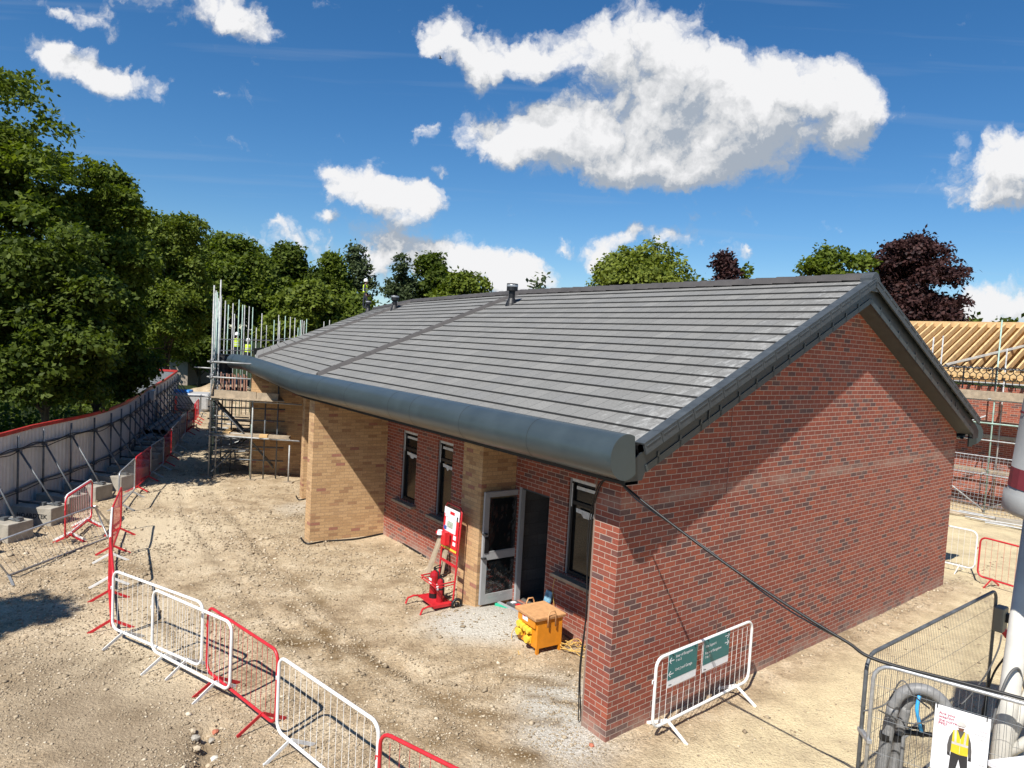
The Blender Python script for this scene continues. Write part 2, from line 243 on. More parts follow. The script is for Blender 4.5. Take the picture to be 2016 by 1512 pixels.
# ------------------------------------------------------------------ mesh helpers
class MB:
    def __init__(s): s.v = []; s.f = []; s.uv = []; s.mi = []
    def quad(s, pts, uv=None, mi=0):
        i = len(s.v); s.v += [tuple(map(float, p)) for p in pts]; s.f.append(tuple(range(i, i+len(pts)))); s.uv.append(uv); s.mi.append(mi)
    def box(s, c, size, ax=None, mi=0):
        """box by centre, size and three axes (rows)"""
        ax = np.array(ax if ax is not None else np.eye(3), float); c = np.array(c, float); h = np.array(size)/2
        p = [c + sx*h[0]*ax[0] + sy*h[1]*ax[1] + sz*h[2]*ax[2] for sz in (-1, 1) for sy in (-1, 1) for sx in (-1, 1)]
        i = len(s.v); s.v += [tuple(q) for q in p]
        for f in ((0, 2, 3, 1), (4, 5, 7, 6), (0, 1, 5, 4), (2, 6, 7, 3), (0, 4, 6, 2), (1, 3, 7, 5)):
            s.f.append(tuple(i+k for k in f)); s.uv.append(None); s.mi.append(mi)
    def bar(s, a, b, w, h, up=(0, 0, 1), mi=0):
        a, b = np.array(a, float), np.array(b, float); x = b-a; l = np.linalg.norm(x); x = x/l
        y = np.cross(up, x); y = y/(np.linalg.norm(y) or 1); z = np.cross(x, y); s.box((a+b)/2, (l, w, h), (x, y, z), mi)
    def tube(s, pts, r, n=8, closed=False, cap=True, mi=0):
        pts = [np.array(p, float) for p in pts]; m = len(pts); rad = r if hasattr(r, '__len__') else [r]*m
        i0 = len(s.v); prev = None
        for k, p in enumerate(pts):
            a = pts[(k-1) % m] if (closed or k > 0) else p; b = pts[(k+1) % m] if (closed or k < m-1) else p
            t = b-a; t = t/(np.linalg.norm(t) or 1)
            if prev is None:
                q = np.cross(t, (0, 0, 1)); q = q if np.linalg.norm(q) > 1e-3 else np.array([1., 0, 0])
            else: q = prev - t*np.dot(prev, t)
            q = q/(np.linalg.norm(q) or 1); prev = q; w = np.cross(t, q)
            for j in range(n):
                an = 2*math.pi*j/n; s.v.append(tuple(p + rad[k]*(math.cos(an)*q + math.sin(an)*w)))
        for k in range(m if closed else m-1):
            for j in range(n):
                a, b = i0+k*n+j, i0+k*n+(j+1) % n; c, d = i0+((k+1) % m)*n+(j+1) % n, i0+((k+1) % m)*n+j
                s.f.append((a, b, c, d)); s.uv.append(None); s.mi.append(mi)
        if cap and not closed:
            s.f.append(tuple(i0+j for j in range(n))[::-1]); s.uv.append(None); s.mi.append(mi)
            s.f.append(tuple(i0+(m-1)*n+j for j in range(n))); s.uv.append(None); s.mi.append(mi)
    def lathe(s, prof, c=(0, 0, 0), n=20, mi=0):
        i0 = len(s.v)
        for (r, z) in prof:
            for j in range(n):
                a = 2*math.pi*j/n; s.v.append((c[0]+r*math.cos(a), c[1]+r*math.sin(a), c[2]+z))
        for k in range(len(prof)-1):
            for j in range(n):
                s.f.append((i0+k*n+j, i0+k*n+(j+1) % n, i0+(k+1)*n+(j+1) % n, i0+(k+1)*n+j)); s.uv.append(None); s.mi.append(mi)
    def build(s, name, m, parent=None, smooth=False, off=None, bevel=0):
        me = bpy.data.meshes.new(name)
        v = s.v if off is None else [(a-off[0], b-off[1], c-off[2]) for a, b, c in s.v]
        me.from_pydata(v, [], s.f)
        ms = m if isinstance(m, (list, tuple)) else [m]
        for x in ms: me.materials.append(x)
        if any(s.mi): me.polygons.foreach_set('material_index', s.mi)
        if any(u is not None for u in s.uv):
            ul = me.uv_layers.new(name='UVMap'); dat = []
            for f, u in zip(s.f, s.uv):
                for k in range(len(f)): dat += list(u[k]) if u is not None else [0, 0]
            ul.data.foreach_set('uv', dat)
        if smooth: me.polygons.foreach_set('use_smooth', [True]*len(me.polygons))
        me.update()
        o = bpy.data.objects.new(name, me); COL.objects.link(o)
        if parent: o.parent = parent
        if bevel:
            b = o.modifiers.new('bevel', 'BEVEL'); b.width = bevel; b.segments = 2; b.limit_method = 'ANGLE'
        return o
def thing(name, label, cat, loc=(0, 0, 0), rz=0, group=None):
    o = bpy.data.objects.new(name, None); COL.objects.link(o); o.location = tuple(map(float, loc)); o.rotation_euler = (0, 0, rz); o.empty_display_size = .3
    return tag(o, label, cat, group)
def tag(o, label, cat, group=None):
    o['label'] = label; o['category'] = cat
    if group: o['group'] = group
    return o
def struct(o): o['kind'] = 'structure'; return o
def dup(root, loc, rz, label, group=None):
    r = root.copy(); COL.objects.link(r); r.location = tuple(map(float, loc)); r.rotation_euler = (0, 0, rz); r['label'] = label
    if group: r['group'] = group
    for ch in list(root.children):
        c = ch.copy(); COL.objects.link(c); c.parent = r
        for g_ in ch.children:
            k = g_.copy(); COL.objects.link(k); k.parent = c
    return r
def text_obj(body, size, m, parent, origin, xdir, ydir, name='lettering', align='LEFT', off=None, bold=0.0):
    cu_ = bpy.data.curves.new('t', 'FONT'); cu_.body = body; cu_.size = size; cu_.align_x = align; cu_.offset = bold; cu_.resolution_u = 3
    to = bpy.data.objects.new('t', cu_); COL.objects.link(to)
    dg = bpy.context.evaluated_depsgraph_get(); me = bpy.data.meshes.new_from_object(to.evaluated_get(dg)); bpy.data.objects.remove(to); me.name = name
    x, y, o3 = np.array(xdir, float), np.array(ydir, float), np.array(origin, float) - (np.array(off, float) if off is not None else 0)
    for v in me.vertices: v.co = Vector(o3 + x*v.co.x + y*v.co.y)
    me.materials.clear(); me.materials.append(m)
    o = bpy.data.objects.new(name, me); COL.objects.link(o); o.parent = parent; return o
def vnoise(x, y, seed=0):
    x = np.asarray(x, float); y = np.asarray(y, float); xi = np.floor(x).astype(int); yi = np.floor(y).astype(int); xf = x-xi; yf = y-yi
    def h(a, b):
        q = np.sin(a*127.1 + b*311.7 + seed*74.7)*43758.5453; return q-np.floor(q)
    u = xf*xf*(3-2*xf); v = yf*yf*(3-2*yf)
    return (h(xi, yi)*(1-u)+h(xi+1, yi)*u)*(1-v) + (h(xi, yi+1)*(1-u)+h(xi+1, yi+1)*u)*v - .5

# ------------------------------------------------------------------ plan of the bungalow
def dr(az): a = R_(az); return np.array([math.sin(a), math.cos(a), 0.])
Z3 = np.array([0, 0, 1.])
A = P(1191.5, 1463); Dg = dr(49.89); Ng = np.array([Dg[1], -Dg[0], 0]); E1 = dr(-35.98); N1 = np.array([E1[1], -E1[0], 0])
OV = .32; HW = 5.84; ZE, ZR = 3.87, 6.42; GW = 11.44
TURN = 8.3
def loc1(al, inn, z=0.): return A + E1*al + N1*inn + Z3*z
# eave stations: point at tile edge, radial direction, radial stretch
G0 = A + Ng*OV
ST = [(G0 + Dg*(-.12), dr(49.89), 1.0)]
azs = [-35.98, -35.98+TURN, -35.98+2*TURN, -35.98+2.6*TURN]
lens = [10.95+.0, 10.0, 11.0]
p = ST[0][0]
for k in range(3):
    p = p + dr(azs[k])*lens[k]
    rad = dr(49.89 + TURN*(k+1)) if k < 2 else dr(49.89 + TURN*2.55)
    ST.append((p, rad, 1.003))
def stp(k, r, z): q = ST[k]; return q[0] + q[1]*r*q[2] + Z3*z
def lerp(a, b, t): return a + (b-a)*t

# ------------------------------------------------------------------ ground
def gz(x, y):
    x = np.asarray(x, float); y = np.asarray(y, float)
    near = np.clip((60-np.hypot(x, y))/20, 0, 1)
    z = .035*vnoise(x*.45, y*.45, 1) + .025*vnoise(x*1.3, y*1.3, 2) + .012*vnoise(x*4, y*4, 3)
    z = z*near
    mx, my = float(MND[0]), float(MND[1])
    z = z + .22*np.exp(-(((x-mx)/1.0)**2 + ((y-my)/.8)**2))
    # settled trench at lower left
    t = np.clip((y-RUT0[1])/(RUT1[1]-RUT0[1]), 0, 1); cx = RUT0[0]+(RUT1[0]-RUT0[0])*t + .06*vnoise(y*6, y*0, 9)
    inside = np.exp(-((x-cx)/.09)**2)*np.clip((RUT0[1]+.05-y)/.15, 0, 1)*np.clip((y-RUT1[1]+.6)/.2, 0, 1)
    z = z - .16*inside
    for pts_ in TRACKS:                       # wheel ruts with soft raised edges
        dmin = np.full(np.shape(x), 9.)
        for (x0, y0), (x1, y1) in zip(pts_[:-1], pts_[1:]):
            dx, dy = x1-x0, y1-y0; tt = np.clip(((x-x0)*dx+(y-y0)*dy)/(dx*dx+dy*dy), 0, 1); dmin = np.minimum(dmin, np.hypot(x-x0-tt*dx, y-y0-tt*dy))
        z = z - .032*np.exp(-(dmin/.13)**2)*(1+.5*vnoise(x*5, y*5, 15)) + .016*np.exp(-((dmin-.26)/.10)**2)
    hx, hy = float(HEAP[0]), float(HEAP[1])
    z = z + 1.1*np.exp(-(((x-hx)/3.2)**2 + ((y-hy)/2.6)**2))*(1+.8*vnoise(x*1.6, y*1.6, 5))
    return z
TRACKS = [[tuple(P(*q)[:2]) for q in l] for l in ([(1010, 1512), (900, 1400), (720, 1260), (560, 1120), (430, 980), (385, 880)], [(860, 1512), (760, 1420), (600, 1280), (470, 1150), (370, 1010), (352, 890)], [(560, 1235), (700, 1275), (850, 1335), (1010, 1350), (1120, 1342)])]
MND = loc1(3.75, 1.0); RUT0 = P(408, 1425); RUT1 = P(400, 1512); HEAP = np.array([-19.0, 47.0])
HPX = [(-330, 905), (-150, 882), (0, 854.5), (66, 837), (132, 824), (172, 816), (212, 805.5), (251, 790), (291, 764.5), (325, 747), (349, 730)]
HP = [P(x, y, 2.2)*np.array([1, 1, 0]) for x, y in HPX]
hpx = np.array([q[0] for q in HP]); hpy = np.array([q[1] for q in HP])
def hoard_x(y): return np.interp(y, hpy, hpx)
def build_ground():
    def axis(lo, hi, st, far): return np.concatenate([-far[::-1]+lo, np.arange(lo, hi, st), hi+far])
    far = np.array([1, 3, 7, 15, 40, 100, 300, 900, 2600.])
    xs = axis(-24, 20, .11, far); ys = axis(4, 46, .11, far)
    X, Y = np.meshgrid(xs, ys); Zg = gz(X, Y)
    n, m = X.shape; v = np.stack([X, Y, Zg], -1).reshape(-1, 3)
    i = np.arange(n*m).reshape(n, m); f = np.stack([i[:-1, :-1], i[:-1, 1:], i[1:, 1:], i[1:, :-1]], -1).reshape(-1, 4)
    me = bpy.data.meshes.new('ground'); me.vertices.add(len(v)); me.vertices.foreach_set('co', v.ravel())
    me.loops.add(f.size); me.loops.foreach_set('vertex_index', f.ravel()); me.polygons.add(len(f)); me.polygons.foreach_set('loop_start', np.arange(0, f.size, 4)); me.polygons.foreach_set('loop_total', np.full(len(f), 4))
    me.update(calc_edges=True); me.polygons.foreach_set('use_smooth', np.ones(len(f), bool))
    x, y = v[:, 0], v[:, 1]
    def blob(c, rx, ry, ang=0):
        ca, sa = math.cos(ang), math.sin(ang); u = (x-c[0])*ca+(y-c[1])*sa; w = -(x-c[0])*sa+(y-c[1])*ca
        return np.exp(-((u/rx)**2+(w/ry)**2))
    wob = vnoise(x*.9, y*.9, 11)*.5 + vnoise(x*2.7, y*2.7, 12)*.35 + vnoise(x*7, y*7, 13)*.25
    grey = np.clip(1.25*blob(P(960, 1235), .95, .8) + 1.2*blob(P(1110, 1400), .75, .9, .6) + 1.0*blob(P(1110, 1460), .6, .5) + .8*blob(P(585, 1000), .8, .8) + 1.0*blob(loc1(3.6, .9), 1.1, .7) + .6*blob(loc1(1.2, .3), .5, 1.0) + wob*.7 - .25, 0, 1)
    def line(p0, p1, w):
        a_, b_ = P(*p0)[:2], P(*p1)[:2]; d_ = b_-a_; L2 = d_ @ d_; t = np.clip(((x-a_[0])*d_[0]+(y-a_[1])*d_[1])/L2, 0, 1); dd = np.hypot(x-a_[0]-t*d_[0], y-a_[1]-t*d_[1]); return np.exp(-(dd/w)**2)
    damp = 1.0*blob(P(880, 1372), .9, .25, .1)
    for q0, q1, w in (((560, 1268), (720, 1275), .16), ((640, 1240), (660, 1300), .2), ((700, 1290), (900, 1390), .17), ((860, 1335), (1010, 1300), .12), ((830, 1390), (1090, 1425), .2), ((860, 1450), (1050, 1490), .22), ((960, 1330), (1110, 1345), .12), ((760, 1420), (860, 1470), .2), ((1040, 1370), (1140, 1390), .10), ((560, 1190), (640, 1250), .14), ((300, 1215), (420, 1330), .15)): damp = np.maximum(damp, line(q0, q1, w))
    for l in ([(1010, 1512), (900, 1400), (720, 1260), (560, 1120)], [(860, 1512), (760, 1420), (600, 1280), (470, 1150)]):
        for q0, q1 in zip(l[:-1], l[1:]): damp = np.maximum(damp, .62*line(q0, q1, .16))
    damp = np.clip(damp*1.3 + wob*1.5 - .50, 0, 1)
    # pale compacted haul path along the hoarding and the yellow stone beyond the gable
    path = np.zeros_like(x)
    for a in [(330, 1050), (345, 960), (370, 900), (385, 860), (250, 1300)]: path = np.maximum(path, blob(P(*a), 1.3, 2.6, .5))
    path = np.clip(path*1.1 + wob*.8 - .15, 0, 1)
    side = ((v-A) @ Ng); sal = ((v-A) @ Dg)
    yel = np.clip(np.clip((side-.25)/.8, 0, 1)*np.clip((sal+1)/1.5, 0, 1) + np.clip((sal-11.5)/1, 0, 1) + wob*.35, 0, 1)
    soil = np.clip(1.3*blob(P(170, 1430), 2.0, 1.2, -.3) + .8*blob(P(60, 1300), 1.6, .8) + .9*blob(P(300, 1500), .9, .5) + wob*1.2 - .2, 0, 1)*np.clip(((x+1.5)*-1)/1.2, 0, 1)
    grass = np.clip((hoard_x(y)-.1-x)/.5, 0, 1)
    grass = np.maximum(grass, np.clip((np.hypot(x, y)-52)/6, 0, 1)); grass = np.where(y < 3, np.clip((-9-x)/2, 0, 1), grass)
    for nm, a in (('grey', grey), ('damp', damp), ('path', path), ('yel', yel), ('soil', soil), ('grass', grass)):
        at = me.attributes.new(nm, 'FLOAT', 'POINT'); at.data.foreach_set('value', a.astype(np.float32))
    m, N, L, b = nodes_of('limestone_ground')
    tc = N.new('ShaderNodeTexCoord')
    def noise(sc, det=6, ro=.6):
        n_ = N.new('ShaderNodeTexNoise'); n_.inputs['Scale'].default_value = sc; n_.inputs['Detail'].default_value = det; n_.inputs['Roughness'].default_value = ro; L.new(tc.outputs['Object'], n_.inputs['Vector']); return n_
    def vor(sc):
        q = N.new('ShaderNodeTexVoronoi'); q.inputs['Scale'].default_value = sc; L.new(tc.outputs['Object'], q.inputs['Vector']); return q
    def ramp(src, stops):
        r = N.new('ShaderNodeValToRGB'); e = r.color_ramp.elements
        e[0].position, e[0].color = stops[0][0], (*stops[0][1], 1); e[1].position, e[1].color = stops[1][0], (*stops[1][1], 1)
        for p_, c_ in stops[2:]: k = e.new(p_); k.color = (*c_, 1)
        L.new(src, r.inputs[0]); return r.outputs[0]
    def mix(f, a, b_, blend='MIX', fac=None):
        q = N.new('ShaderNodeMix'); q.data_type = 'RGBA'; q.blend_type = blend
        if f is not None: L.new(f, q.inputs['Factor'])
        else: q.inputs['Factor'].default_value = fac
        for s_, k in ((a, 'A'), (b_, 'B')):
            if isinstance(s_, tuple): q.inputs[k].default_value = (*s_, 1)
            else: L.new(s_, q.inputs[k])
        return q.outputs['Result']
    def attr(nm):
        q = N.new('ShaderNodeAttribute'); q.attribute_name = nm; return q.outputs['Fac']
    nA, nB = noise(1.3, 8, .7), noise(38, 6, .7); v1, v2 = vor(26), vor(70)
    base = ramp(nA.outputs['Fac'], [(.36, (.28, .208, .13)), (.5, (.43, .335, .222)), (.66, (.56, .46, .325))])
    st = ramp(v1.outputs['Color'], [(0., (.62, .6, .57)), (.5, (1, 1, 1)), (1., (1.3, 1.26, 1.2))])
    base = mix(None, base, st, 'MULTIPLY', .6)
    base = mix(attr('path'), base, (.61, .505, .35))
    base = mix(attr('yel'), base, ramp(nA.outputs['Fac'], [(.34, (.45, .365, .235)), (.52, (.60, .50, .315)), (.72, (.70, .59, .37))]))
    base = mix(attr('soil'), base, ramp(nA.outputs['Fac'], [(.3, (.22, .165, .105)), (.7, (.38, .30, .205))]))
    base = mix(attr('grey'), base, ramp(v2.outputs['Color'], [(0., (.34, .315, .27)), (.6, (.50, .47, .41)), (1., (.64, .60, .53))]))
    base = mix(attr('damp'), base, (.165, .108, .052))
    base = mix(attr('grass'), base, ramp(nA.outputs['Fac'], [(.3, (.014, .022, .006)), (.7, (.03, .045, .010))]))
    fine = ramp(nB.outputs['Fac'], [(.30, (.60, .57, .53)), (.50, (1, 1, 1)), (.74, (1.2, 1.18, 1.15))])
    base = mix(None, base, fine, 'MULTIPLY', .8)
    L.new(base, b.inputs['Base Color']); b.inputs['Roughness'].default_value = .95; b.inputs['Specular IOR Level'].default_value = .15
    hm = N.new('ShaderNodeMath'); hm.operation = 'MULTIPLY_ADD'; hm.inputs[1].default_value = -.9; L.new(v1.outputs['Distance'], hm.inputs[0]); L.new(nB.outputs['Fac'], hm.inputs[2])
    h2 = N.new('ShaderNodeMath'); h2.operation = 'MULTIPLY_ADD'; h2.inputs[1].default_value = -.5; L.new(v2.outputs['Distance'], h2.inputs[0]); L.new(hm.outputs[0], h2.inputs[2])
    bp = N.new('ShaderNodeBump'); bp.inputs['Strength'].default_value = .75; bp.inputs['Distance'].default_value = .022; L.new(h2.outputs[0], bp.inputs['Height']); L.new(bp.outputs[0], b.inputs['Normal'])
    me.materials.append(m)
    o = bpy.data.objects.new('ground', me); COL.objects.link(o); struct(o)
build_ground()
def gzs(x, y): return float(gz(np.array([x]), np.array([y]))[0])

def quad_cloud(name, ctr, ax1, ax2, m, parent=None, fold=None):
    """many four-sided faces in one mesh: centres (n,3), half axes (n,3)"""
    n = len(ctr); v = np.stack([ctr-ax1, ctr-ax2*.8+ax1*.1, ctr+ax1, ctr+ax2*.8+ax1*.1], 1).reshape(-1, 3)
    me = bpy.data.meshes.new(name); me.vertices.add(4*n); me.vertices.foreach_set('co', v.astype(np.float32).ravel())
    me.loops.add(4*n); me.loops.foreach_set('vertex_index', np.arange(4*n)); me.polygons.add(n); me.polygons.foreach_set('loop_start', np.arange(0, 4*n, 4)); me.polygons.foreach_set('loop_total', np.full(n, 4))
    me.update(calc_edges=True); me.materials.append(m); o = bpy.data.objects.new(name, me); COL.objects.link(o)
    if parent: o.parent = parent
    return o
def build_stones():
    m, N, L, b = nodes_of('loose_stone')
    ge = N.new('ShaderNodeNewGeometry'); r = N.new('ShaderNodeValToRGB'); e = r.color_ramp.elements
    e[0].color = (.22, .165, .105, 1); e[1].color = (.62, .53, .40, 1); k = e.new(.5); k.color = (.36, .285, .19, 1); k = e.new(.9); k.color = (.47, .385, .27, 1)
    L.new(ge.outputs['Random Per Island'], r.inputs[0]); L.new(r.outputs[0], b.inputs['Base Color']); b.inputs['Roughness'].default_value = .9
    base = np.array([(1, 0, 0), (-1, 0, 0), (0, 1, 0), (0, -1, 0), (0, 0, 1), (0, 0, -1)], float)
    faces = np.array([(0, 2, 4), (2, 1, 4), (1, 3, 4), (3, 0, 4), (2, 0, 5), (1, 2, 5), (3, 1, 5), (0, 3, 5)])
    pts = []
    # denser near the eye; kept out of buildings
    for _ in range(120000):
        t = rng.random(); y = 6.2 + 26*t**1.9; half = y*.75
        x = rng.uniform(-half, half*.95); pts.append((x, y))
    pts = np.array(pts); q = np.c_[pts, np.zeros(len(pts))]-A
    al, inn = q @ E1, q @ N1; s_, o_ = q @ Dg, q @ Ng
    bad = (inn > 1.6) & (o_ < .0) & (s_ > 0); bad |= (inn > -.05) & (al > 0) & (al < .5) & (o_ < .1)
    right = (o_ > .3)
    keep = ~bad & (~right | (rng.random(len(pts)) < .12)) & (pts[:, 0] > hoard_x(pts[:, 1])+.1)
    cl = vnoise(pts[:, 0]*.8, pts[:, 1]*.8, 21) + .5*vnoise(pts[:, 0]*2.4, pts[:, 1]*2.4, 22)
    keep &= rng.random(len(pts)) < np.clip(.55+1.3*cl, .08, 1)
    pts = pts[keep]; n = len(pts)
    sz = .007 + .014*rng.random(n)**1.6 + .030*(rng.random(n) < .02)*rng.random(n)
    sz *= np.clip(pts[:, 1]/9, .9, 1.7)
    v = base[None]*(1+.5*(rng.random((n, 6, 3))-.5)) + .35*(rng.random((n, 6, 3))-.5)
    v = v*sz[:, None, None]*np.array([1.3, 1., .62])
    an = rng.random(n)*6.28; ca, sa = np.cos(an), np.sin(an)
    vx = v[..., 0]*ca[:, None]-v[..., 1]*sa[:, None]; vy = v[..., 0]*sa[:, None]+v[..., 1]*ca[:, None]
    zz = gz(pts[:, 0], pts[:, 1])
    V = np.stack([vx+pts[:, 0, None], vy+pts[:, 1, None], v[..., 2]+(zz+sz*.2)[:, None]], -1).reshape(-1, 3)
    Fc = (faces[None]+6*np.arange(n)[:, None, None]).reshape(-1, 3)
    me = bpy.data.meshes.new('gravel'); me.vertices.add(len(V)); me.vertices.foreach_set('co', V.astype(np.float32).ravel())
    me.loops.add(Fc.size); me.loops.foreach_set('vertex_index', Fc.ravel()); me.polygons.add(len(Fc)); me.polygons.foreach_set('loop_start', np.arange(0, Fc.size, 3)); me.polygons.foreach_set('loop_total', np.full(len(Fc), 3))
    me.update(calc_edges=True); me.materials.append(m); o = bpy.data.objects.new('gravel', me); COL.objects.link(o); o['kind'] = 'stuff'; o['label'] = 'loose pale limestone gravel scattered over the site ground'
build_stones()

# ------------------------------------------------------------------ bungalow
BG = thing('bungalow', 'new red brick bungalow with grey tiled roof and thick rounded eaves', 'building', tuple(A))
def wall_grid(mb, org, xd, L, zl, zh, holes, u0=0., depth=.12, nd=None):
    """wall face with openings (x0,x1,z0,z1); reveals of given depth along nd"""
    xs = sorted({0., L, *[h[0] for h in holes], *[h[1] for h in holes]}); zs = sorted({zl, zh, *[h[2] for h in holes], *[h[3] for h in holes]})
    pt = lambda x, z, dd=0.: org + xd*x + Z3*z + (nd*dd if dd else 0)
    for i in range(len(xs)-1):
        for j in range(len(zs)-1):
            cx, cz = (xs[i]+xs[i+1])/2, (zs[j]+zs[j+1])/2
            if any(h[0] < cx < h[1] and h[2] < cz < h[3] for h in holes): continue
            c = [(xs[i], zs[j]), (xs[i+1], zs[j]), (xs[i+1], zs[j+1]), (xs[i], zs[j+1])]
            mb.quad([pt(*q) for q in c], [(u0+q[0], q[1]) for q in c])
    for (a, b, z0, z1) in holes:
        for (x, s) in ((a, 0), (b, 0)):
            mb.quad([pt(x, z0), pt(x, z0, depth), pt(x, z1, depth), pt(x, z1)], [(u0+x, z0), (u0+x+depth, z0), (u0+x+depth, z1), (u0+x, z1)])
        for z in (z0, z1): mb.quad([pt(a, z), pt(b, z), pt(b, z, depth), pt(a, z, depth)], [(u0+a, z), (u0+b, z), (u0+b, z+depth), (u0+a, z+depth)])
def prism(mb, foot, z0, z1, u0=0.):
    """upright masonry prism on a footprint (list of xy points), metre UVs round its faces"""
    u = u0
    for i in range(len(foot)):
        a, b = np.array(foot[i]), np.array(foot[(i+1) % len(foot)]); l = np.linalg.norm((b-a)[:2])
        q = [np.array([*a[:2], z0]), np.array([*b[:2], z0]), np.array([*b[:2], z1]), np.array([*a[:2], z1])]
        mb.quad(q, [(u, z0), (u+l, z0), (u+l, z1), (u, z1)]); u += l
    mb.quad([np.array([*f[:2], z1]) for f in foot], [(f[0], f[1]) for f in foot])
def slopez(s, o=0): return 3.52 + .447*min(s, GW-s)
# gable wall, its return at the near corner and the far long wall
mb = MB()
pts = [(0, -.4), (GW, -.4), (GW, 3.42), (GW-.05, 3.60), (GW/2, 6.13), (.05, 3.60), (0, 3.42)]
mb.quad([A + Dg*s + Z3*z for s, z in pts], [(s+.03, z) for s, z in pts])
back = [A + Dg*s + Z3*z - Ng*.44 for s, z in pts]; mb.quad(back[::-1])
q = [loc1(0, 0, -.4), loc1(.443, 0, -.4), loc1(.443, 0, 3.45), loc1(0, 0, 3.45)]; mb.quad(q[::-1], [(-.0-u, z) for u, z in ((0, -.4), (.443, -.4), (.443, 3.45), (0, 3.45))][::-1])
q = [loc1(.443, 0, -.4), loc1(.443, 1.66, -.4), loc1(.443, 1.66, 3.45), loc1(.443, 0, 3.45)]; mb.quad(q, [(u, z) for u, z in ((.11, -.4), (1.77, -.4), (1.77, 3.45), (.11, 3.45))])
FB = A + Dg*GW; 
q = [FB - Z3*.4, FB + E1*12 - Z3*.4, FB + E1*12 + Z3*3.4, FB + Z3*3.4]; mb.quad(q, [(0, -.4), (12, -.4), (12, 3.4), (0, 3.4)])
mb.build('gable_wall', RED, BG, off=A)
mb = MB(); o_ = A + Dg*2.31; mb.bar(o_ + Ng*.0015 - Z3*.05, o_ + Ng*.0015 + Z3*4.5, .012, .006, up=Ng); mb.build('movement_joint', mat('joint_sealant', (.22, .085, .065), .8), BG, off=A)
# recessed front walls
IN_ = 1.64
WIN = [(2.10, 2.88), (6.72, 7.36), (8.33, 9.06)]; WZ = (1.10, 2.77)
DOOR = (3.38, 4.27, .17, 2.33)
mb = MB(); holes = [(a-.44, b-.44, *WZ) for a, b in WIN] + [(DOOR[0]-.44, DOOR[1]-.44, DOOR[2], DOOR[3])]
wall_grid(mb, loc1(.44, IN_), E1, 10.6, -.3, 3.5, holes, nd=N1, depth=.11)
mb.build('front_wall', RED, BG, off=A)
e2 = dr(azs[1]); n2 = np.array([e2[1], -e2[0], 0]); J1 = A + E1*11.04 + N1*IN_; e3 = dr(azs[2])
mb = MB(); wall_grid(mb, J1, e2, 9.6, -.3, 3.5, [(.9, 1.6, *WZ), (2.2, 2.9, *WZ), (5.2, 5.9, *WZ)], nd=n2, depth=.11)
J2 = J1 + e2*9.6; n3 = np.array([e3[1], -e3[0], 0]); wall_grid(mb, J2, e3, 10.5, -.3, 3.5, [(1.2, 1.9, *WZ), (3.2, 3.9, *WZ)], nd=n3, depth=.11)
mb.build('front_wall', RED, BG, off=A)
# end wall at the far end
mb = MB(); a_ = ST[3][0] + ST[3][1]*.2 - dr(azs[2])*.4; b_ = a_ + ST[3][1]*GW
mb.quad([a_ - Z3*.3, b_ - Z3*.3, b_ + Z3*3.5, (a_+b_)/2 + Z3*6.1, a_ + Z3*3.5], [(0, -.3), (GW, -.3), (GW, 3.5), (GW/2, 6.1), (0, 3.5)]); mb.build('end_wall', RED, BG, off=A)
# rooms seen through the openings
mb = MB(); wall_grid(mb, loc1(.44, IN_+1.7), E1, 10.4, 0, 3.3, [], nd=N1)
for al in (3.30, 4.35, 6.0): mb.quad([loc1(al, IN_+.12), loc1(al, IN_+1.7), loc1(al, IN_+1.7, 3.3), loc1(al, IN_+.12, 3.3)], [(0, 0), (1.6, 0), (1.6, 3.3), (0, 3.3)])
mb.build('room_wall', BLOCK, BG, off=A)
mb = MB(); mb.quad([loc1(.4, IN_+.11, .165), loc1(11, IN_+.11, .165), loc1(11, 5, .165), loc1(.4, 5, .165)]); mb.build('room_floor', mat('dark_slab', (.10, .095, .085), .9), BG, off=A); mb = MB(); mb.quad([loc1(.4, IN_+.1, 3.2), loc1(11, IN_+.1, 3.2), loc1(11, 5, 3.2), loc1(.4, 5, 3.2)]); mb.build('room_ceiling', DARK, BG, off=A)
# buff brick fins
def fin(al0, al1, i0, i1, radial, org=None, ed=E1):
    o = org if org is not None else A; nd = dr(radial); b0 = o + ed*al0; b1 = o + ed*al1
    mb = MB(); prism(mb, [b0+nd*i0, b1+nd*i0, b1+nd*i1, b0+nd*i1][::-1], -.3, 3.52, u0=.0); mb.build('buff_brick_fin', BUFF, BG, off=A)
fin(4.41, 5.07, .87, IN_+.05, 54.02)
fin(10.02, 10.36, -.22, IN_+.15, 58.4)
FJ = P(594, 982); fj = FJ - A
mb = MB(); nd = dr(62.0); prism(mb, [FJ, FJ+dr(-28)*.34, FJ+dr(-28)*.34+nd*2.2, FJ+nd*2.2][::-1], -.3, 3.52); mb.build('buff_brick_fin', BUFF, BG, off=A)
F3 = P(489, 932); nd = dr(84); mb = MB(); prism(mb, [F3, F3+dr(-12)*.34, F3+dr(-12)*.34+nd*2.0, F3+nd*2.0][::-1], -.3, 3.52); mb.build('buff_brick_fin', BUFF, BG, off=A)
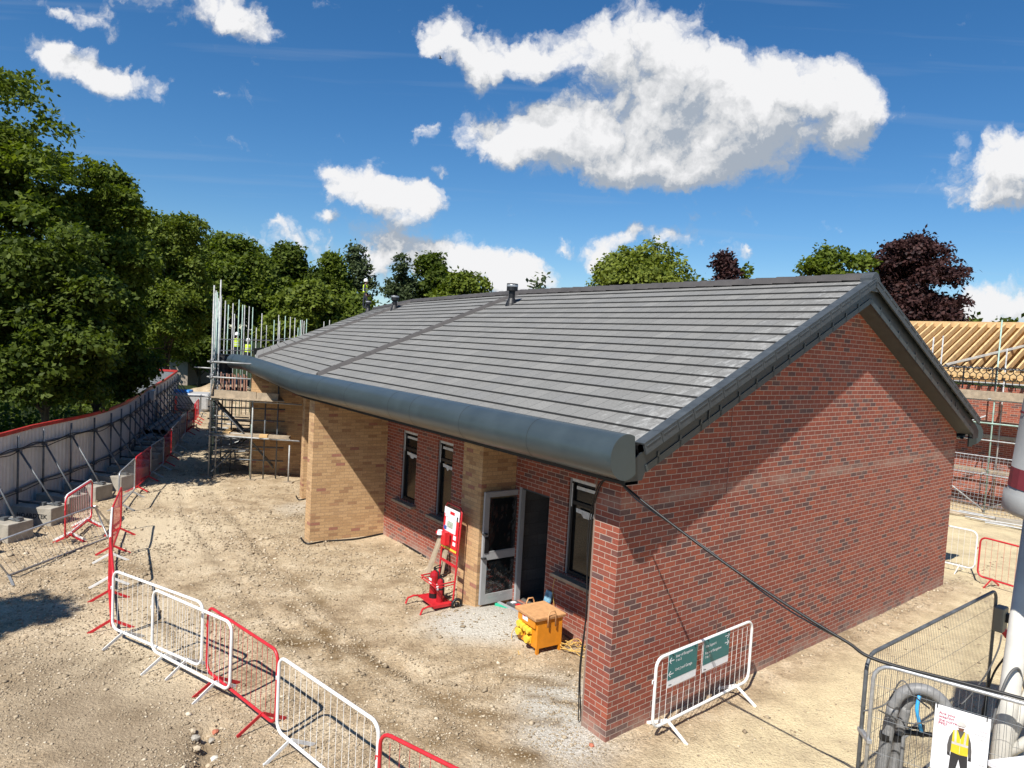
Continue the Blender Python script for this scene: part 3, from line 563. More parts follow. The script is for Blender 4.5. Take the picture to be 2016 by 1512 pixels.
# windows and door
def window(org, ed, nd, a, b):
    f = MB(); z0, z1 = WZ; dp = .085
    pt = lambda x, z, d=0.: org + ed*x + Z3*z + nd*(IN_*0+d)
    w = b-a
    for (x, ww) in ((a+.035, .07), (b-.035, .07)): f.box(pt(x, (z0+z1)/2, dp), (ww, .06, z1-z0-.004), (ed, nd, Z3))
    for z in (z0+.035, z1-.035, z1-.42): f.box(pt((a+b)/2, z, dp-.004), (w-.142, .05, .06), (ed, nd, Z3))
    o = f.build('window', BLK, BG, off=A)
    g = MB(); g.quad([pt(a+.06, z0+.05, dp+.012), pt(b-.06, z0+.05, dp+.012), pt(b-.06, z1-.05, dp+.012), pt(a+.06, z1-.05, dp+.012)]); g.build('pane', GLASS, o, off=A)
    t = MB()
    t.box(pt((a+b)/2, z1-.035, dp-.034), (w-.01, .004, .05), (ed, nd, Z3)); t.box(pt((a+b)/2-.03, z1-.15, dp-.031), (w*.7, .003, .055), (ed, nd, Z3)); t.box(pt(b-.030, z1-.30, dp-.034), (.04, .004, .40), (ed, nd, Z3))
    rt = [(a+.06, z1-.52), (b-.16, z1-.50), (b-.17, z1-.57), (b-.30, z1-.575), (b-.36, z1-.63), (a+.27, z1-.63), (a+.2, z1-.585), (a+.06, z1-.59)]
    t.quad([pt(x, z, dp-.036) for x, z in rt]); t.build('protective_film', mat('dull_film', (.58, .59, .58), .5, var=.25, vs=14), o, off=A)
    s = MB(); s.box(pt((a+b)/2+.05, z0-.055, -.02), (w+.28, .25, .06), (ed, nd, Z3)); s.build('sill', SILL, o, off=A, bevel=.006)
    e_ = MB(); e_.box(pt(a+.015, (z0+z1)/2, dp-.02), (.028, .075, z1-z0), (ed, nd, Z3)); e_.box(pt(b-.012, (z0+z1)/2, dp-.02), (.022, .075, z1-z0), (ed, nd, Z3)); e_.build('frame_trim', ALU, o, off=A)
for a, b in WIN: window(loc1(0, IN_), E1, N1, a, b)
for x in (.9, 2.2, 5.2): window(J1, e2, n2, x, x+.7)
mb = MB(); z0, z1 = DOOR[2], DOOR[3]
mb.box(loc1(DOOR[1]-.03, IN_+.05, (z0+z1)/2), (.06, .10, z1-z0), (E1, N1, Z3)); mb.build('door_jamb', ALU, BG, off=A)
mb = MB(); mb.box(loc1(DOOR[0]+.02, IN_+.06, (z0+z1)/2), (.04, .06, z1-z0), (E1, N1, Z3)); mb.build('door_jamb', FASC, BG, off=A)
mb = MB(); mb.box(loc1((DOOR[0]+DOOR[1])/2, IN_+.06, z1-.02), (DOOR[1]-DOOR[0]-.10, .06, .038), (E1, N1, Z3)); mb.build('door_head', FASC, BG, off=A)
LX = 4.335                                   # open leaf stands square to the wall beside the fin
i0, i1, z0, z1 = .90, 1.80, .17, 2.27
lf = MB()
def lb(ia, ib, za, zb, t=.05): lf.box(loc1(LX, (ia+ib)/2, (za+zb)/2), (t, ib-ia, zb-za), (E1, N1, Z3))
lb(i0, i0+.11, z0, z1); lb(i1-.09, i1, z0, z1); lb(i0+.11, i1-.09, z1-.1, z1); lb(i0+.11, i1-.09, z0, z0+.19); lb(i0+.11, i1-.09, z0+.83, z0+.99)
leaf = lf.build('door', ALU, BG, off=A, bevel=.004)
mb = MB(); mb.box(loc1(LX, (i0+i1)/2, (z0+z1)/2), (.014, i1-i0-.2, z1-z0-.28), (E1, N1, Z3)); mb.build('pane', GLASS, leaf, off=A)
fm, FN, FL, fb = nodes_of('wrap_film'); tp = FN.new('ShaderNodeBsdfTransparent'); gl_ = FN.new('ShaderNodeBsdfGlossy'); gl_.inputs['Roughness'].default_value = .12; fx = FN.new('ShaderNodeMixShader'); fx.inputs[0].default_value = .10
FL.new(tp.outputs[0], fx.inputs[1]); FL.new(gl_.outputs[0], fx.inputs[2]); FL.new(fx.outputs[0], FN['Material Output'].inputs[0])
def film(ia, ib, za, zb, seed):
    mb = MB(); n, m_ = 16, 26; g = np.zeros((m_+1, n+1, 3))
    for j in range(m_+1):
        for i in range(n+1):
            u, v = i/n, j/m_; w = float(vnoise(u*3+v*4+seed, v*2.2-u*3, seed)+.6*vnoise(u*9-v*5, v*8+u*6, seed+3)); ed = min(u, 1-u, v, 1-v)
            g[j, i] = loc1(LX-.032-.05*abs(w)*min(1, ed*6), ia+(ib-ia)*(u+.05*w*(ed < .05)), za+(zb-za)*(v+.04*w*(ed < .05)))
    for j in range(m_):
        for i in range(n): mb.quad([g[j, i], g[j, i+1], g[j+1, i+1], g[j+1, i]])
    mb.build('plastic_film', fm, leaf, off=A)
film(1.00, 1.70, 1.14, 2.14, 3); film(1.00, 1.70, .28, .96, 8)
mb = MB(); 
for z in (z0+1.33, z0+.88): mb.lathe([(0, -.015), (.05, -.012), (.055, 0), (.05, .012), (0, .015)], loc1(LX-.03, i0+.03, z), 12)
mb.box(loc1(LX-.03, i0+.08, z0+1.12), (.012, .09, .30), (E1, N1, Z3)); mb.build('handle', BLK, leaf, off=A)
# roof: courses of flat tiles stepping up each facet
NC = 19
def roof_side(front):
    mb = MB(); sl_ = math.hypot(HW, ZR-ZE)
    for k in range(3):
        ek = dr(azs[k])
        for c in range(NC):
            t0, t1 = c/NC, (c+1)/NC
            def pt(kk, t, dz):
                r = HW*t if front else 2*HW-HW*t
                return stp(kk, r, ZE+(ZR-ZE)*t+dz)
            a, b, c2, d = pt(k, t0, .033), pt(k+1, t0, .033), pt(k+1, t1, .006), pt(k, t1, .006)
            uv = [((q-ST[k][0]) @ ek + 20.15*k, t*sl_) for q, t in ((a, t0), (b, t0), (c2, t1), (d, t1))]
            mb.quad([a, b, c2, d], uv)
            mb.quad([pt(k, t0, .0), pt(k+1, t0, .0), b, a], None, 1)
    return mb
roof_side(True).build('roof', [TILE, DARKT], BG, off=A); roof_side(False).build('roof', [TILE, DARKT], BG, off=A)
# ridge and hip caps in short lengths
def caps(p0, p1, w, h, ln, name, side):
    mb = MB(); n = max(1, round(np.linalg.norm(p1-p0)/ln)); dd = (p1-p0)/n
    for k in range(n):
        a = p0+dd*k; b = p0+dd*(k+1.0); lift0, lift1 = .0, .014
        prof = [(-w, -.05), (-w*.55, h*.55), (0, h), (w*.55, h*.55), (w, -.05)]
        A_ = [a+side*x*.97+Z3*(z+lift0) for x, z in prof]; B_ = [b+side*x+Z3*(z+lift1) for x, z in prof]
        for j in range(4): mb.quad([A_[j], B_[j], B_[j+1], A_[j+1]])
        mb.quad(B_); mb.quad(A_[::-1])
    return mb.build(name, RIDGE, BG, off=A)
for k in range(3):
    sd = np.cross(dr(azs[k]), Z3); caps(stp(k, HW, ZR+.03), stp(k+1, HW, ZR+.03), .14, .085, .45, 'ridge_cap', sd)
for k in (1, 2):
    q0, q1 = stp(k, .12, ZE+.10), stp(k, HW-.1, ZR+.0); caps(q0, q1, .13, .06, .46, 'hip_cap', np.cross(ST[k][1], Z3))
# verge: clip-on end tiles, barge boards, gable soffit
mb = MB(); sl_n = NC
for fr in (1, 0):
    for c in range(NC):
        t0, t1 = c/NC, (c+1)/NC
        f = lambda t: ((HW*t if fr else 2*HW-HW*t) - .12, ZE+(ZR-ZE)*t)
        (s0, z0_), (s1, z1_) = f(t0), f(t1)
        a = A + Dg*s0 + Z3*z0_; b = A + Dg*s1 + Z3*z1_; x = (b-a)/np.linalg.norm(b-a); up = np.cross(Ng, x); up = up if up[2] > 0 else -up
        mid = (a+b)/2 + Ng*(OV+.075)
        mb.box(mid - up*.045 + up*.0, (np.linalg.norm(b-a)-.012, .03, .14), (x, Ng, up)); mb.box(mid + up*.028 - Ng*.06 + x*0, (np.linalg.norm(b-a)-.004, .15, .02), (x, Ng, up))
        mb.box(mid - up*.012 + Ng*.019, (np.linalg.norm(b-a)*.8, .008, .012), (x, Ng, up))
mb.build('verge_tile', mat('verge_plastic', (.05, .058, .064), .5, var=.25), BG, off=A)
mb = MB()
def bargepts(o):
    top = lambda s: 3.79 + .4366*(min(s, GW-s)); return top
for fr in (1, 0):
    s = lambda v: v if fr else GW-v
    zt = lambda v: 3.80+.4366*v; zb = lambda v: 3.52+.4366*v
    for (o0, o1) in ((OV-.02, OV+.005),):
        P4 = [(-.34, 3.44), (-.02, 3.44), (.02, zb(.02)), (GW/2, zb(GW/2)), (GW/2, zt(GW/2)+.12), (-.10, zt(-.10)), (-.17, 3.72), (-.34, 3.60)]
        fa = [A + Dg*s(v) + Ng*o1 + Z3*z for v, z in P4]; ba = [A + Dg*s(v) + Ng*o0 + Z3*z for v, z in P4]
        mb.quad(fa); mb.quad(ba[::-1])
        for i in range(len(P4)): mb.quad([fa[i], fa[(i+1) % len(P4)], ba[(i+1) % len(P4)], ba[i]])
BGB = mb.build('barge_board', mat('barge_shaded_paint', (.022, .028, .032), .42), BG, off=A); mb = MB()  # board coloured darker than the trim to carry the verge shadow
for fr in (1, 0):
    s = lambda v: v if fr else GW-v
    zb = lambda v: 3.52+.4366*v
    for v0 in np.arange(.25, 5.5, .42):
        b0 = A + Dg*s(v0) + Ng*(OV+.012) + Z3*(zb(v0)+.075); mb.box(b0, (.035, .012, .15), (Dg, Ng, Z3))
    a, b = A + Dg*s(.03) + Ng*(OV+.012) + Z3*(zb(.03)+.045), A + Dg*s(GW/2) + Ng*(OV+.012) + Z3*(zb(GW/2)+.045); mb.bar(a, b, .012, .085)
    mb.bar(A + Dg*s(1.25) + Ng*(OV+.016) + Z3*zb(1.25), A + Dg*s(1.25) + Ng*(OV+.016) + Z3*(zb(1.25)+.27), .02, .008, up=Ng)
mb.build('barge_trim', FASC, BG, off=A)
mb = MB()
for fr in (1, 0):
    s = lambda v: v if fr else GW-v
    zb = lambda v: 3.53+.4366*v
    mb.quad([A + Dg*s(0) + Ng*(OV-.02) + Z3*zb(0), A + Dg*s(GW/2) + Ng*(OV-.02) + Z3*zb(GW/2), A + Dg*s(GW/2) + Z3*zb(GW/2), A + Dg*s(0) + Z3*zb(0)])
    mb.quad([A + Dg*s(-.34) + Ng*(OV-.02) + Z3*3.445, A + Dg*s(.0) + Ng*(OV-.02) + Z3*3.445, A + Dg*s(.0) + Z3*3.445, A + Dg*s(-.34) + Z3*3.445])
mb.build('verge_soffit', SOFF, BG, off=A)
mb = MB(); ap = A + Dg*(GW/2) + Ng*(OV+.075)
pr = [(-.155, ZR-.20), (-.155, ZR+.02), (-.08, ZR+.10), (0, ZR+.13), (.08, ZR+.10), (.155, ZR+.02), (.155, ZR-.20)]
fa = [ap + Dg*x + Z3*z for x, z in pr]; ba = [q - Ng*.2 for q in fa]; mb.quad(fa)
for i in range(len(pr)): mb.quad([fa[i], fa[(i+1) % 7], ba[(i+1) % 7], ba[i]])
mb.build('ridge_end_cap', MATS['verge_plastic'], BG, off=A)
# rounded eaves casing, front
RC, RR, ZC = -.26, .275, 3.745                 # radial centre from tile edge, radius, height
def gut_prof(r=RR, n=26):
    ch = .17                                  # flat chord on the wall side
    out = []
    for k in range(n+1):
        a = R_(62) + R_(250)*k/n             # from upper wall side round the outside to the lower wall side
        out.append((RC + r*math.cos(a), ZC + r*math.sin(a)))
    return out
def sweep(prof, stations, name, m, smooth=True, close=False):
    mb = MB(); n = len(prof); i0 = 0
    for (p_, rad, sc) in stations:
        for (r, z) in prof: mb.v.append(tuple(p_ + rad*r*sc + Z3*z))
    for k in range(len(stations)-1):
        for j in range(n if close else n-1):
            mb.f.append((k*n+j, k*n+(j+1) % n, (k+1)*n+(j+1) % n, (k+1)*n+j)); mb.uv.append(None); mb.mi.append(0)
    return mb.build(name, m, BG, smooth=smooth, off=A)
gst = [(ST[0][0] + Ng*.045, ST[0][1], 1)] + ST[1:3]
cut = ST[2][0] + dr(-46)*1.15; gst.append((cut, dr(44), 1.0))
pf = gut_prof(); GO = sweep(pf, gst, 'eaves_casing', GUT)
mb = MB(); mb.quad([gst[0][0] + gst[0][1]*r + Z3*z for r, z in pf]); mb.build('end_disc', GUT, GO, off=A)
mb = MB(); mb.quad([gst[-1][0] + gst[-1][1]*r*.98 + Z3*z for r, z in pf[::-1]]); mb.build('end_disc', GUT, GO, off=A)
# seam bands
mb = MB()
def seam(k, t):
    p0, p1 = gst[k], gst[k+1]; c = p0[0]+(p1[0]-p0[0])*t; rd = p0[1]+(p1[1]-p0[1])*t; dx = (p1[0]-p0[0]); dx = dx/np.linalg.norm(dx)
    rr_ = gut_prof(RR+.0025)
    for j in range(len(rr_)-1):
        (r0, z0_), (r1, z1_) = rr_[j], rr_[j+1]; a = c+rd*r0+Z3*z0_; b = c+rd*r1+Z3*z1_; mb.quad([a-dx*.005, a+dx*.005, b+dx*.005, b-dx*.005])
for t in (.145, .30, .445, .52, .70, .84, .955): seam(0, t)
for t in (.03, .17, .32, .52, .64, .80, .97): seam(1, t)
mb.build('seam_joint', mat('seam_shadow_gap', (.02, .024, .026), .6), GO, off=A)
sweep([(-.02, ZE), (.05, 3.62), (.03, 3.40), (-.20, 3.40), (-.20, 3.50)], ST[:3], 'fascia', BLK, smooth=False)
sweep([(.03, 3.405), (2.4, 3.405)], [(A - Ng*.10 + Dg*(-.12), ST[0][1], 1.)] + ST[1:], 'eaves_soffit', SOFF, smooth=False)
# rear eaves casing with its end plate
mb = MB(); rp_ = A + Dg*(GW+.10); pr = [(-q[0], q[1]-.10) for q in gut_prof()]
fa = [rp_ + Dg*r + Z3*z for r, z in pr]; ba = [q + E1*10 for q in fa]
for j in range(len(pr)-1): mb.quad([fa[j], ba[j], ba[j+1], fa[j+1]])
ob = mb.build('rear_eaves_casing', GUT, BG, smooth=True, off=A)
pc = PD(1909, 854, 16.25); px_ = dr(72); mb = MB(); pr = [(0, -.30), (0, .27)] + [(.06+.36*math.sin(R_(a_)), .27*math.cos(R_(a_))) for a_ in range(10, 171, 20)] + [(.10, -.30)]
fa = [pc + px_*x + Z3*z for x, z in pr]; ba = [q + E1*.03 for q in fa]; mb.quad(fa); mb.quad(ba[::-1])
for j in range(len(pr)): mb.quad([fa[j], fa[(j+1) % len(pr)], ba[(j+1) % len(pr)], ba[j]])
mb.quad([fa[1], fa[3], fa[3] + E1*.5 - px_*.05, fa[1] + E1*.5 - px_*.2]); mb.build('end_plate', GUT, ob, off=A)
# flue terminals on the front slope near each hip
def vent(px, py, depth_k, along_off):
    v = MB(); b = depth_k
    v.lathe([(.085, -.15), (.085, .33), (.0851, .33)], b, 16); v.lathe([(.0, .51), (.15, .51), (.15, .32), (.0, .32)], b, 16)
    o = v.build('roof_vent', BLK, BG, off=A)
    g = MB()
    g.lathe([(.152, .425), (.154, .43), (.154, .475), (.152, .48)], b, 16)
    g.build('grille', GALV, o, off=A)
    s = MB(); s.lathe([(.19, -.17), (.15, -.02), (.10, .10), (.088, .12)], b, 16); sd = ST[1][1]; s.box(b - Z3*.10, (.9, .55, .03), (dr(-30), sd*.915+Z3*.40, np.cross(dr(-30), sd*.915+Z3*.40))); s.build('flashing', BLK, o, off=A)
fn = np.cross(stp(1, HW, ZR)-stp(0, 0, ZE), dr(azs[0])); vp = PPl(1007, 596, stp(0, 0, ZE+.05), fn); vent(0, 0, vp, 0)
fn = np.cross(stp(2, HW, ZR)-stp(1, 0, ZE), dr(azs[1])); vp = PPl(777, 607, stp(1, 0, ZE+.05), fn); vent(0, 0, vp, 0)
vp = stp(3, HW*.93, ZR-.1) - dr(azs[2])*.6; vent(0, 0, vp, 0)
# cable bundle down the near corner
def cable(pts, r, m, name, parent=None, off=None, n=6, sub=6):
    pts = [np.array(q, float) for q in pts]; out = []
    for i in range(len(pts)-1):
        p0, p1, p2, p3 = pts[max(i-1, 0)], pts[i], pts[i+1], pts[min(i+2, len(pts)-1)]
        for k in range(sub):
            t = k/sub; out.append(.5*((2*p1)+(-p0+p2)*t+(2*p0-5*p1+4*p2-p3)*t*t+(-p0+3*p1-3*p2+p3)*t**3))
    out.append(pts[-1]); mb = MB(); mb.tube(out, r, n); return mb.build(name, m, parent, smooth=True, off=off)
cable([loc1(.10, -.03, 3.36), loc1(.30, -.05, 3.30), loc1(.47, -.02, 2.9), loc1(.50, -.03, 2.2), loc1(.48, -.02, 1.5), loc1(.50, -.04, .7), loc1(.49, .02, .05)], .010, BLK, 'service_cable', BG, A)
cable([loc1(.12, -.03, 3.36), loc1(.36, -.06, 3.25), loc1(.53, -.03, 2.6), loc1(.47, -.03, 1.6), loc1(.53, -.03, .8), loc1(.52, .0, .04)], .007, BLK, 'service_cable', BG, A)
def gp(px, py, dz=.02):
    q = P(px, py); return np.array([q[0], q[1], gzs(q[0], q[1])+dz])
tag(cable([gp(592, 1060), gp(606, 1072), gp(640, 1066), gp(700, 1062), gp(752, 1052), gp(765, 1052), gp(800, 1078), gp(838, 1100)], .022, BLK, 'ground_cable'), 'black ducting lying along the foot of the long buff brick fin', 'cable')
tag(cable([gp(583, 978), gp(588, 985), gp(600, 984), gp(606, 984)], .02, BLK, 'ground_cable'), 'short loop of black duct at the foot of the shorter buff fin', 'cable')

# ------------------------------------------------------------------ pedestrian barriers
def rrect(L, z0, z1, r, n=5):
    out = []
    for cx, cz, a0 in ((L/2-r, z1-r, 0), (-L/2+r, z1-r, 90), (-L/2+r, z0+r, 180), (L/2-r, z0+r, 270)):
        for k in range(n+1):
            a = R_(a0+90*k/n); out.append((cx+r*math.cos(a), 0, cz+r*math.sin(a)))
    return out
BPROTO = {}
def barrier(col, a, b, label, group='crowd barriers round the site walkways', fy=0., lean=0., flip=1):
    m = {'white': WHITE, 'red': REDP, 'galv': GALV}[col]; a, b = np.array(a), np.array(b); L = round(float(np.linalg.norm((b-a)[:2])), 1); L = min(max(L, 1.9), 2.3)
    c = (a+b)/2; d = b-a; rz = math.atan2(d[1], d[0]); z = gzs(c[0], c[1])
    key = (col, L)
    if key in BPROTO:
        return dup(BPROTO[key], (c[0], c[1], z), rz, label, group)
    t = thing('pedestrian_barrier', label, 'barrier', (c[0], c[1], z), rz, group); BPROTO[key] = t
    f = MB(); f.tube(rrect(L, .17, 1.09, .13), .0205, 8, closed=True); f.build('frame', m, t, smooth=True)
    w = MB(); n = int(L/.125)
    for k in range(1, n):
        x = -L/2 + L*k/n; e = .0 if min(k, n-k) > 1 else .05; w.tube([(x, 0, .19+e), (x, 0, 1.07-e)], .0030, 4, cap=False)
    w.build('infill_rods', m, t)
    for s in (-1, 1):
        g = MB()
        for q in (-1, 1): g.bar((s*(L/2-.32), 0, .185), (s*(L/2-.32), q*.33, .0), .045, .012, up=(1, 0, 0))
        g.build('foot', m, t, bevel=.003)
    h = MB(); h.tube([(-L/2-.02, .0, .82), (-L/2-.055, 0, .82), (-L/2-.055, 0, .78)], .008, 6); h.build('coupling_hook', m, t)
    return t
def bt(col, x0, y0, x1, y1, label, **k): return barrier(col, P(x0, y0, 1.09), P(x1, y1, 1.09), label, **k)
bt('white', 222, 1124, 402, 1190, 'white barrier overlapped in front by a second white one, joined to an edge-on red one')
bt('white', 302.6, 1161, 456, 1228, 'white barrier standing in front of two others, overlapping a white and a red one')
bt('red', 410, 1194, 549, 1285, 'red barrier between the overlapping white pair and the nearest white barrier')
bt('white', 552, 1293, 744, 1423, 'nearest white barrier with a red barrier at either end')
p_, q_ = P(750, 1440, 1.09), P(900, 1515, 1.09); q_ = p_ + (q_-p_)/np.linalg.norm(q_-p_)*2.1
barrier('red', p_, q_, 'red barrier cut off by the bottom edge of the photo')
bt('red', 217, 1054, 223, 1122, 'red barrier seen edge-on at the corner beside the white barriers')
bt('white', 221, 998, 217, 1052, 'white barrier edge-on behind the edge-on red corner barrier')
bt('red', 239.5, 960, 222, 1000, 'red barrier before the tilted grey mesh panel, its mesh seen obliquely')
bt('galv', 266, 902, 235.5, 930, 'nearest galvanised barrier in the row curving along the hoarding')
bt('red', 296.8, 878, 267, 901, 'red barrier beyond the nearest galvanised one, in front of the concrete blocks')
bt('galv', 323, 861.5, 297.5, 878, 'galvanised barrier between two red ones opposite the single large pipe')
bt('red', 338, 845.5, 323.5, 860.5, 'red barrier opposite the open ends of the stacked pipes')
bt('galv', 352, 828, 338, 844, 'galvanised barrier beside the middle of the stacked pipes')
bt('galv', 367, 811, 354, 825, 'galvanised barrier just past the stacked pipes, beside a red one')
bt('red', 382, 803, 369, 811, 'red barrier beside the foot of the scaffold path bend')
bt('red', 384, 793, 383, 803, 'red barrier turned edge-on across the far row')
bt('red', 391, 786, 386, 792, 'farthest red barrier in the row')
bt('galv', 397, 775, 392, 785, 'farthest galvanised barrier at the end of the path')
bt('red', 349, 772, 344, 783, 'lone red barrier standing by the hoarding behind the row')
bt('white', 130, 976, 181, 943, 'dull white barrier by the concrete blocks, doubled with a red one')
a_, b_ = P(130, 976, 1.09), P(181, 943, 1.09); sh_ = np.array([.10, -.16, 0]); barrier('red', a_+sh_, b_+sh_, 'red barrier doubled up against a dull white one by the concrete blocks')
SB0, SB1 = P(1293.5, 1298, 1.09), P(1481, 1222, 1.09); barrier('white', SB0, SB1, 'white barrier against the red gable carrying two teal signs')
d_ = dr(139); c_ = P(1925, 1047, 1.09); barrier('white', c_ - d_*2.1, c_, 'white barrier half hidden behind the far end of the gable')
c2_ = P(1931, 1058, 1.09); barrier('red', c2_, c2_ + dr(152)*2.1, 'red barrier beside the far end of the gable, cut by the photo edge')
# tilted grey panel leaning on the blocks
TL, TR, BR, BL = P(-30, 1075, .75), P(186, 996, .75), P(213, 1058, 0.03), P(17, 1133, .03)
t = thing('tipped_mesh_barrier', 'grey mesh barrier tipped over onto the concrete blocks by the hoarding', 'barrier', BL)
mb = MB(); mb.tube([BL, BL*.1+TL*.9, TL*.97+TR*.03, TR*.95+TL*.05, TR*.92+BR*.08, BR*.97+TR*.03, BR*.95+BL*.05], .02, 8, closed=True); mb.build('frame', GALV, t, smooth=True, off=BL)
mb = MB()
for k in range(1, 22):
    u = k/22; mb.tube([BL*(1-u)+BR*u, TL*(1-u)+TR*u], .004, 4, cap=False)
mb.build('infill_rods', GALV, t, off=BL)
for q0, q1 in ((TR, P(214, 1030, .1)), (BL, P(26, 1153, .02))):
    mb = MB(); mb.bar(q0, q1, .045, .014); mb.build('foot', GALV, t, off=BL)

# ------------------------------------------------------------------ teal direction signs
bx = (SB1-SB0)/np.linalg.norm(SB1-SB0); bn = np.cross(bx, Z3); bn = bn if bn @ (C0-SB0) > 0 else -bn
def pl(px, py): q = PPl(px, py, SB0+bn*.03, bn); return (q-SB0) @ bx, q[2]
def sign(tl, tr, bl, label, lines, arrows):
    u0, z1 = pl(*tl); u1, _ = pl(*tr); _, z0 = pl(*bl); z1 = 1.10; w, h = u1-u0, z1-z0
    org = SB0*np.array([1, 1, 0]) + bx*u0 + bn*.026 + Z3*z0
    t = thing('direction_sign', label, 'sign', org, 0, 'teal direction signs hung on the barrier')
    mb = MB(); mb.box(org + bx*w/2 + Z3*h/2, (w, .004, h), (bx, bn, Z3)); mb.build('white_panel', PAPER, t, off=org, bevel=.001)
    mb = MB(); mb.box(org + bx*w/2 + Z3*(h*.615) + bn*.003, (w-.002, .004, h*.77), (bx, bn, Z3)); mb.build('teal_panel', TEAL, t, off=org)
    f = org + bn*.0062
    for (x, y, s, b_) in lines: text_obj(b_, s*h, PAPER, t, f + bx*x*w + Z3*y*h, bx, Z3, off=org, bold=.0006)
    mb = MB()
    for (x, y, dirn) in arrows:
        c = f + bx*x*w + Z3*y*h; l = .052*1.2
        mb.bar(c - bx*l*.8, c + bx*l*.8, .010, .0012, up=bn)
        for sgn in (1, -1): mb.bar(c + bx*dirn*l*.85, c + bx*dirn*l*.15 + Z3*sgn*l*.62, .010, .0012, up=bn)
    mb.build('arrow', PAPER, t, off=org)
    text_obj('Wates', .055*h, INKK, t, org + bn*.0034 + bx*w*.05 + Z3*h*.055, bx, Z3, name='logo', off=org, bold=.0008)
    mb = MB()
    for k in (.12, .88): mb.box(org + bx*w*k + Z3*(h-.01) + bn*.002, (.006, .06, .012), (bx, bn, Z3))
    mb.build('cable_tie', BLK, t, off=org)
sign((1317.8, 1283), (1374.5, 1263.4), (1313, 1356), 'teal sign with left arrows reading Rear of Bungalow, on white barrier', [(.24, .84, .118, 'Rear of Bungalow'), (.24, .715, .118, '1 to 5'), (.24, .44, .118, 'Unit J and Garage')], [(.11, .80, -1), (.11, .40, -1)])
sign((1387, 1257), (1438, 1236.5), (1382.5, 1325), 'teal sign with right arrows reading Site Support, on white barrier', [(.06, .76, .118, 'Site Support'), (.06, .545, .118, 'Front of Bungalow'), (.06, .42, .118, '1 to 5')], [(.89, .875, 1), (.89, .655, 1)])

# ------------------------------------------------------------------ hoarding with props, blocks and pipes
seg = [0.]
for k in range(1, len(HP)): seg.append(seg[-1]+float(np.linalg.norm(HP[k]-HP[k-1])))
seg = np.array(seg)
def hp(s):
    x = np.interp(s, seg, hpx); y = np.interp(s, seg, hpy); e = .3; d = np.array([np.interp(s+e, seg, hpx)-np.interp(s-e, seg, hpx), np.interp(s+e, seg, hpy)-np.interp(s-e, seg, hpy), 0]); d /= np.linalg.norm(d)
    return np.array([x, y, 0]), d, np.array([d[1], -d[0], 0])      # point, forward, inward normal
HO = thing('site_hoarding', 'long curved white corrugated hoarding with red capping and steel props', 'hoarding', HP[2])
h0 = HP[2]; S_END = seg[-1]
s0 = 0.
while s0 < S_END-.5:
    s1 = min(s0+4.0, S_END); mb = MB(); n = int((s1-s0)/.045); pr = None
    for k in range(n+1):
        s = s0+(s1-s0)*k/n; p, d, nn = hp(s); w = p + nn*(.012 if (k//2) % 2 else -.012)
        if pr is not None: mb.quad([pr-Z3*.1, w-Z3*.1, w+Z3*2.16, pr+Z3*2.16])
        pr = w
    mb.build('sheet_panel', HOARD, HO, off=h0)
    mb = MB(); q = [hp(s0+(s1-s0)*k/8)[0] for k in range(9)]
    for k in range(8): mb.bar(q[k]+Z3*2.17, q[k+1]+Z3*2.17, .07, .09)
    mb.build('red_capping', CAPR, HO, off=h0)
    for z in (.72, 1.72):
        mb = MB(); mb.tube([hp(s0+(s1-s0)*k/8)[0]+hp(s0+(s1-s0)*k/8)[2]*.07+Z3*z for k in range(9)], .024, 6); mb.build('rail', DGALV, HO, off=h0)
    s0 = s1
s = float(np.interp(17.22, hpy, seg)); k = 0
BLOCKS = []
while s > 3: s -= 1.32
while s < S_END-.3:
    p, d, nn = hp(s); g = nn*.94 - d*.30; g = g/np.linalg.norm(g)
    mb = MB(); mb.tube([p+nn*.11-Z3*.05, p+nn*.11+Z3*2.08], .026, 7); mb.build('post', DGALV, HO, smooth=True, off=h0)
    mb = MB(); mb.tube([p+nn*.13+Z3*1.72, p+g*1.18+Z3*.40], .025, 7); mb.tube([p+nn*.1+Z3*.46, p+g*1.25+Z3*.46], .024, 6); mb.build('raking_brace', DGALV, HO, smooth=True, off=h0)
    for z_ in (1.70, .72): mb = MB(); mb.box(p+nn*.13+Z3*z_, (.1, .1, .09)); mb.build('coupler', DGALV, HO, off=h0)
    BLOCKS.append((p, d, nn, g)); s += 1.32
def lighttail(zz, name, amp, seed):
    r2 = random.Random(seed); pts = []
    ss = seg[1]
    while ss < S_END-6:
        p, d, nn = hp(ss); pts.append(p+nn*(.12+.03*r2.random())+Z3*(zz-amp*r2.random())); ss += .6
    cable(pts, .013, BLK, name, HO, h0, n=5, sub=3)
lighttail(1.80, 'festoon_cable', .10, 1); lighttail(1.74, 'festoon_cable', .13, 2); lighttail(.70, 'festoon_cable', .06, 3)
p, d, nn = hp(float(np.interp(P(293, 778, 1.9)[1], hpy, seg))); mb = MB(); mb.box(p+nn*.2+Z3*1.9, (.5, .14, .42), (d, nn, Z3)); mb.build('junction_box', HOARD, HO, off=h0)
mb = MB(); a = p + d*2.4 + nn*.15; mb.bar(a+Z3*.0, a+Z3*1.35, .55, .03, up=nn); mb.build('plywood_sheet', WOOD, HO, off=h0)
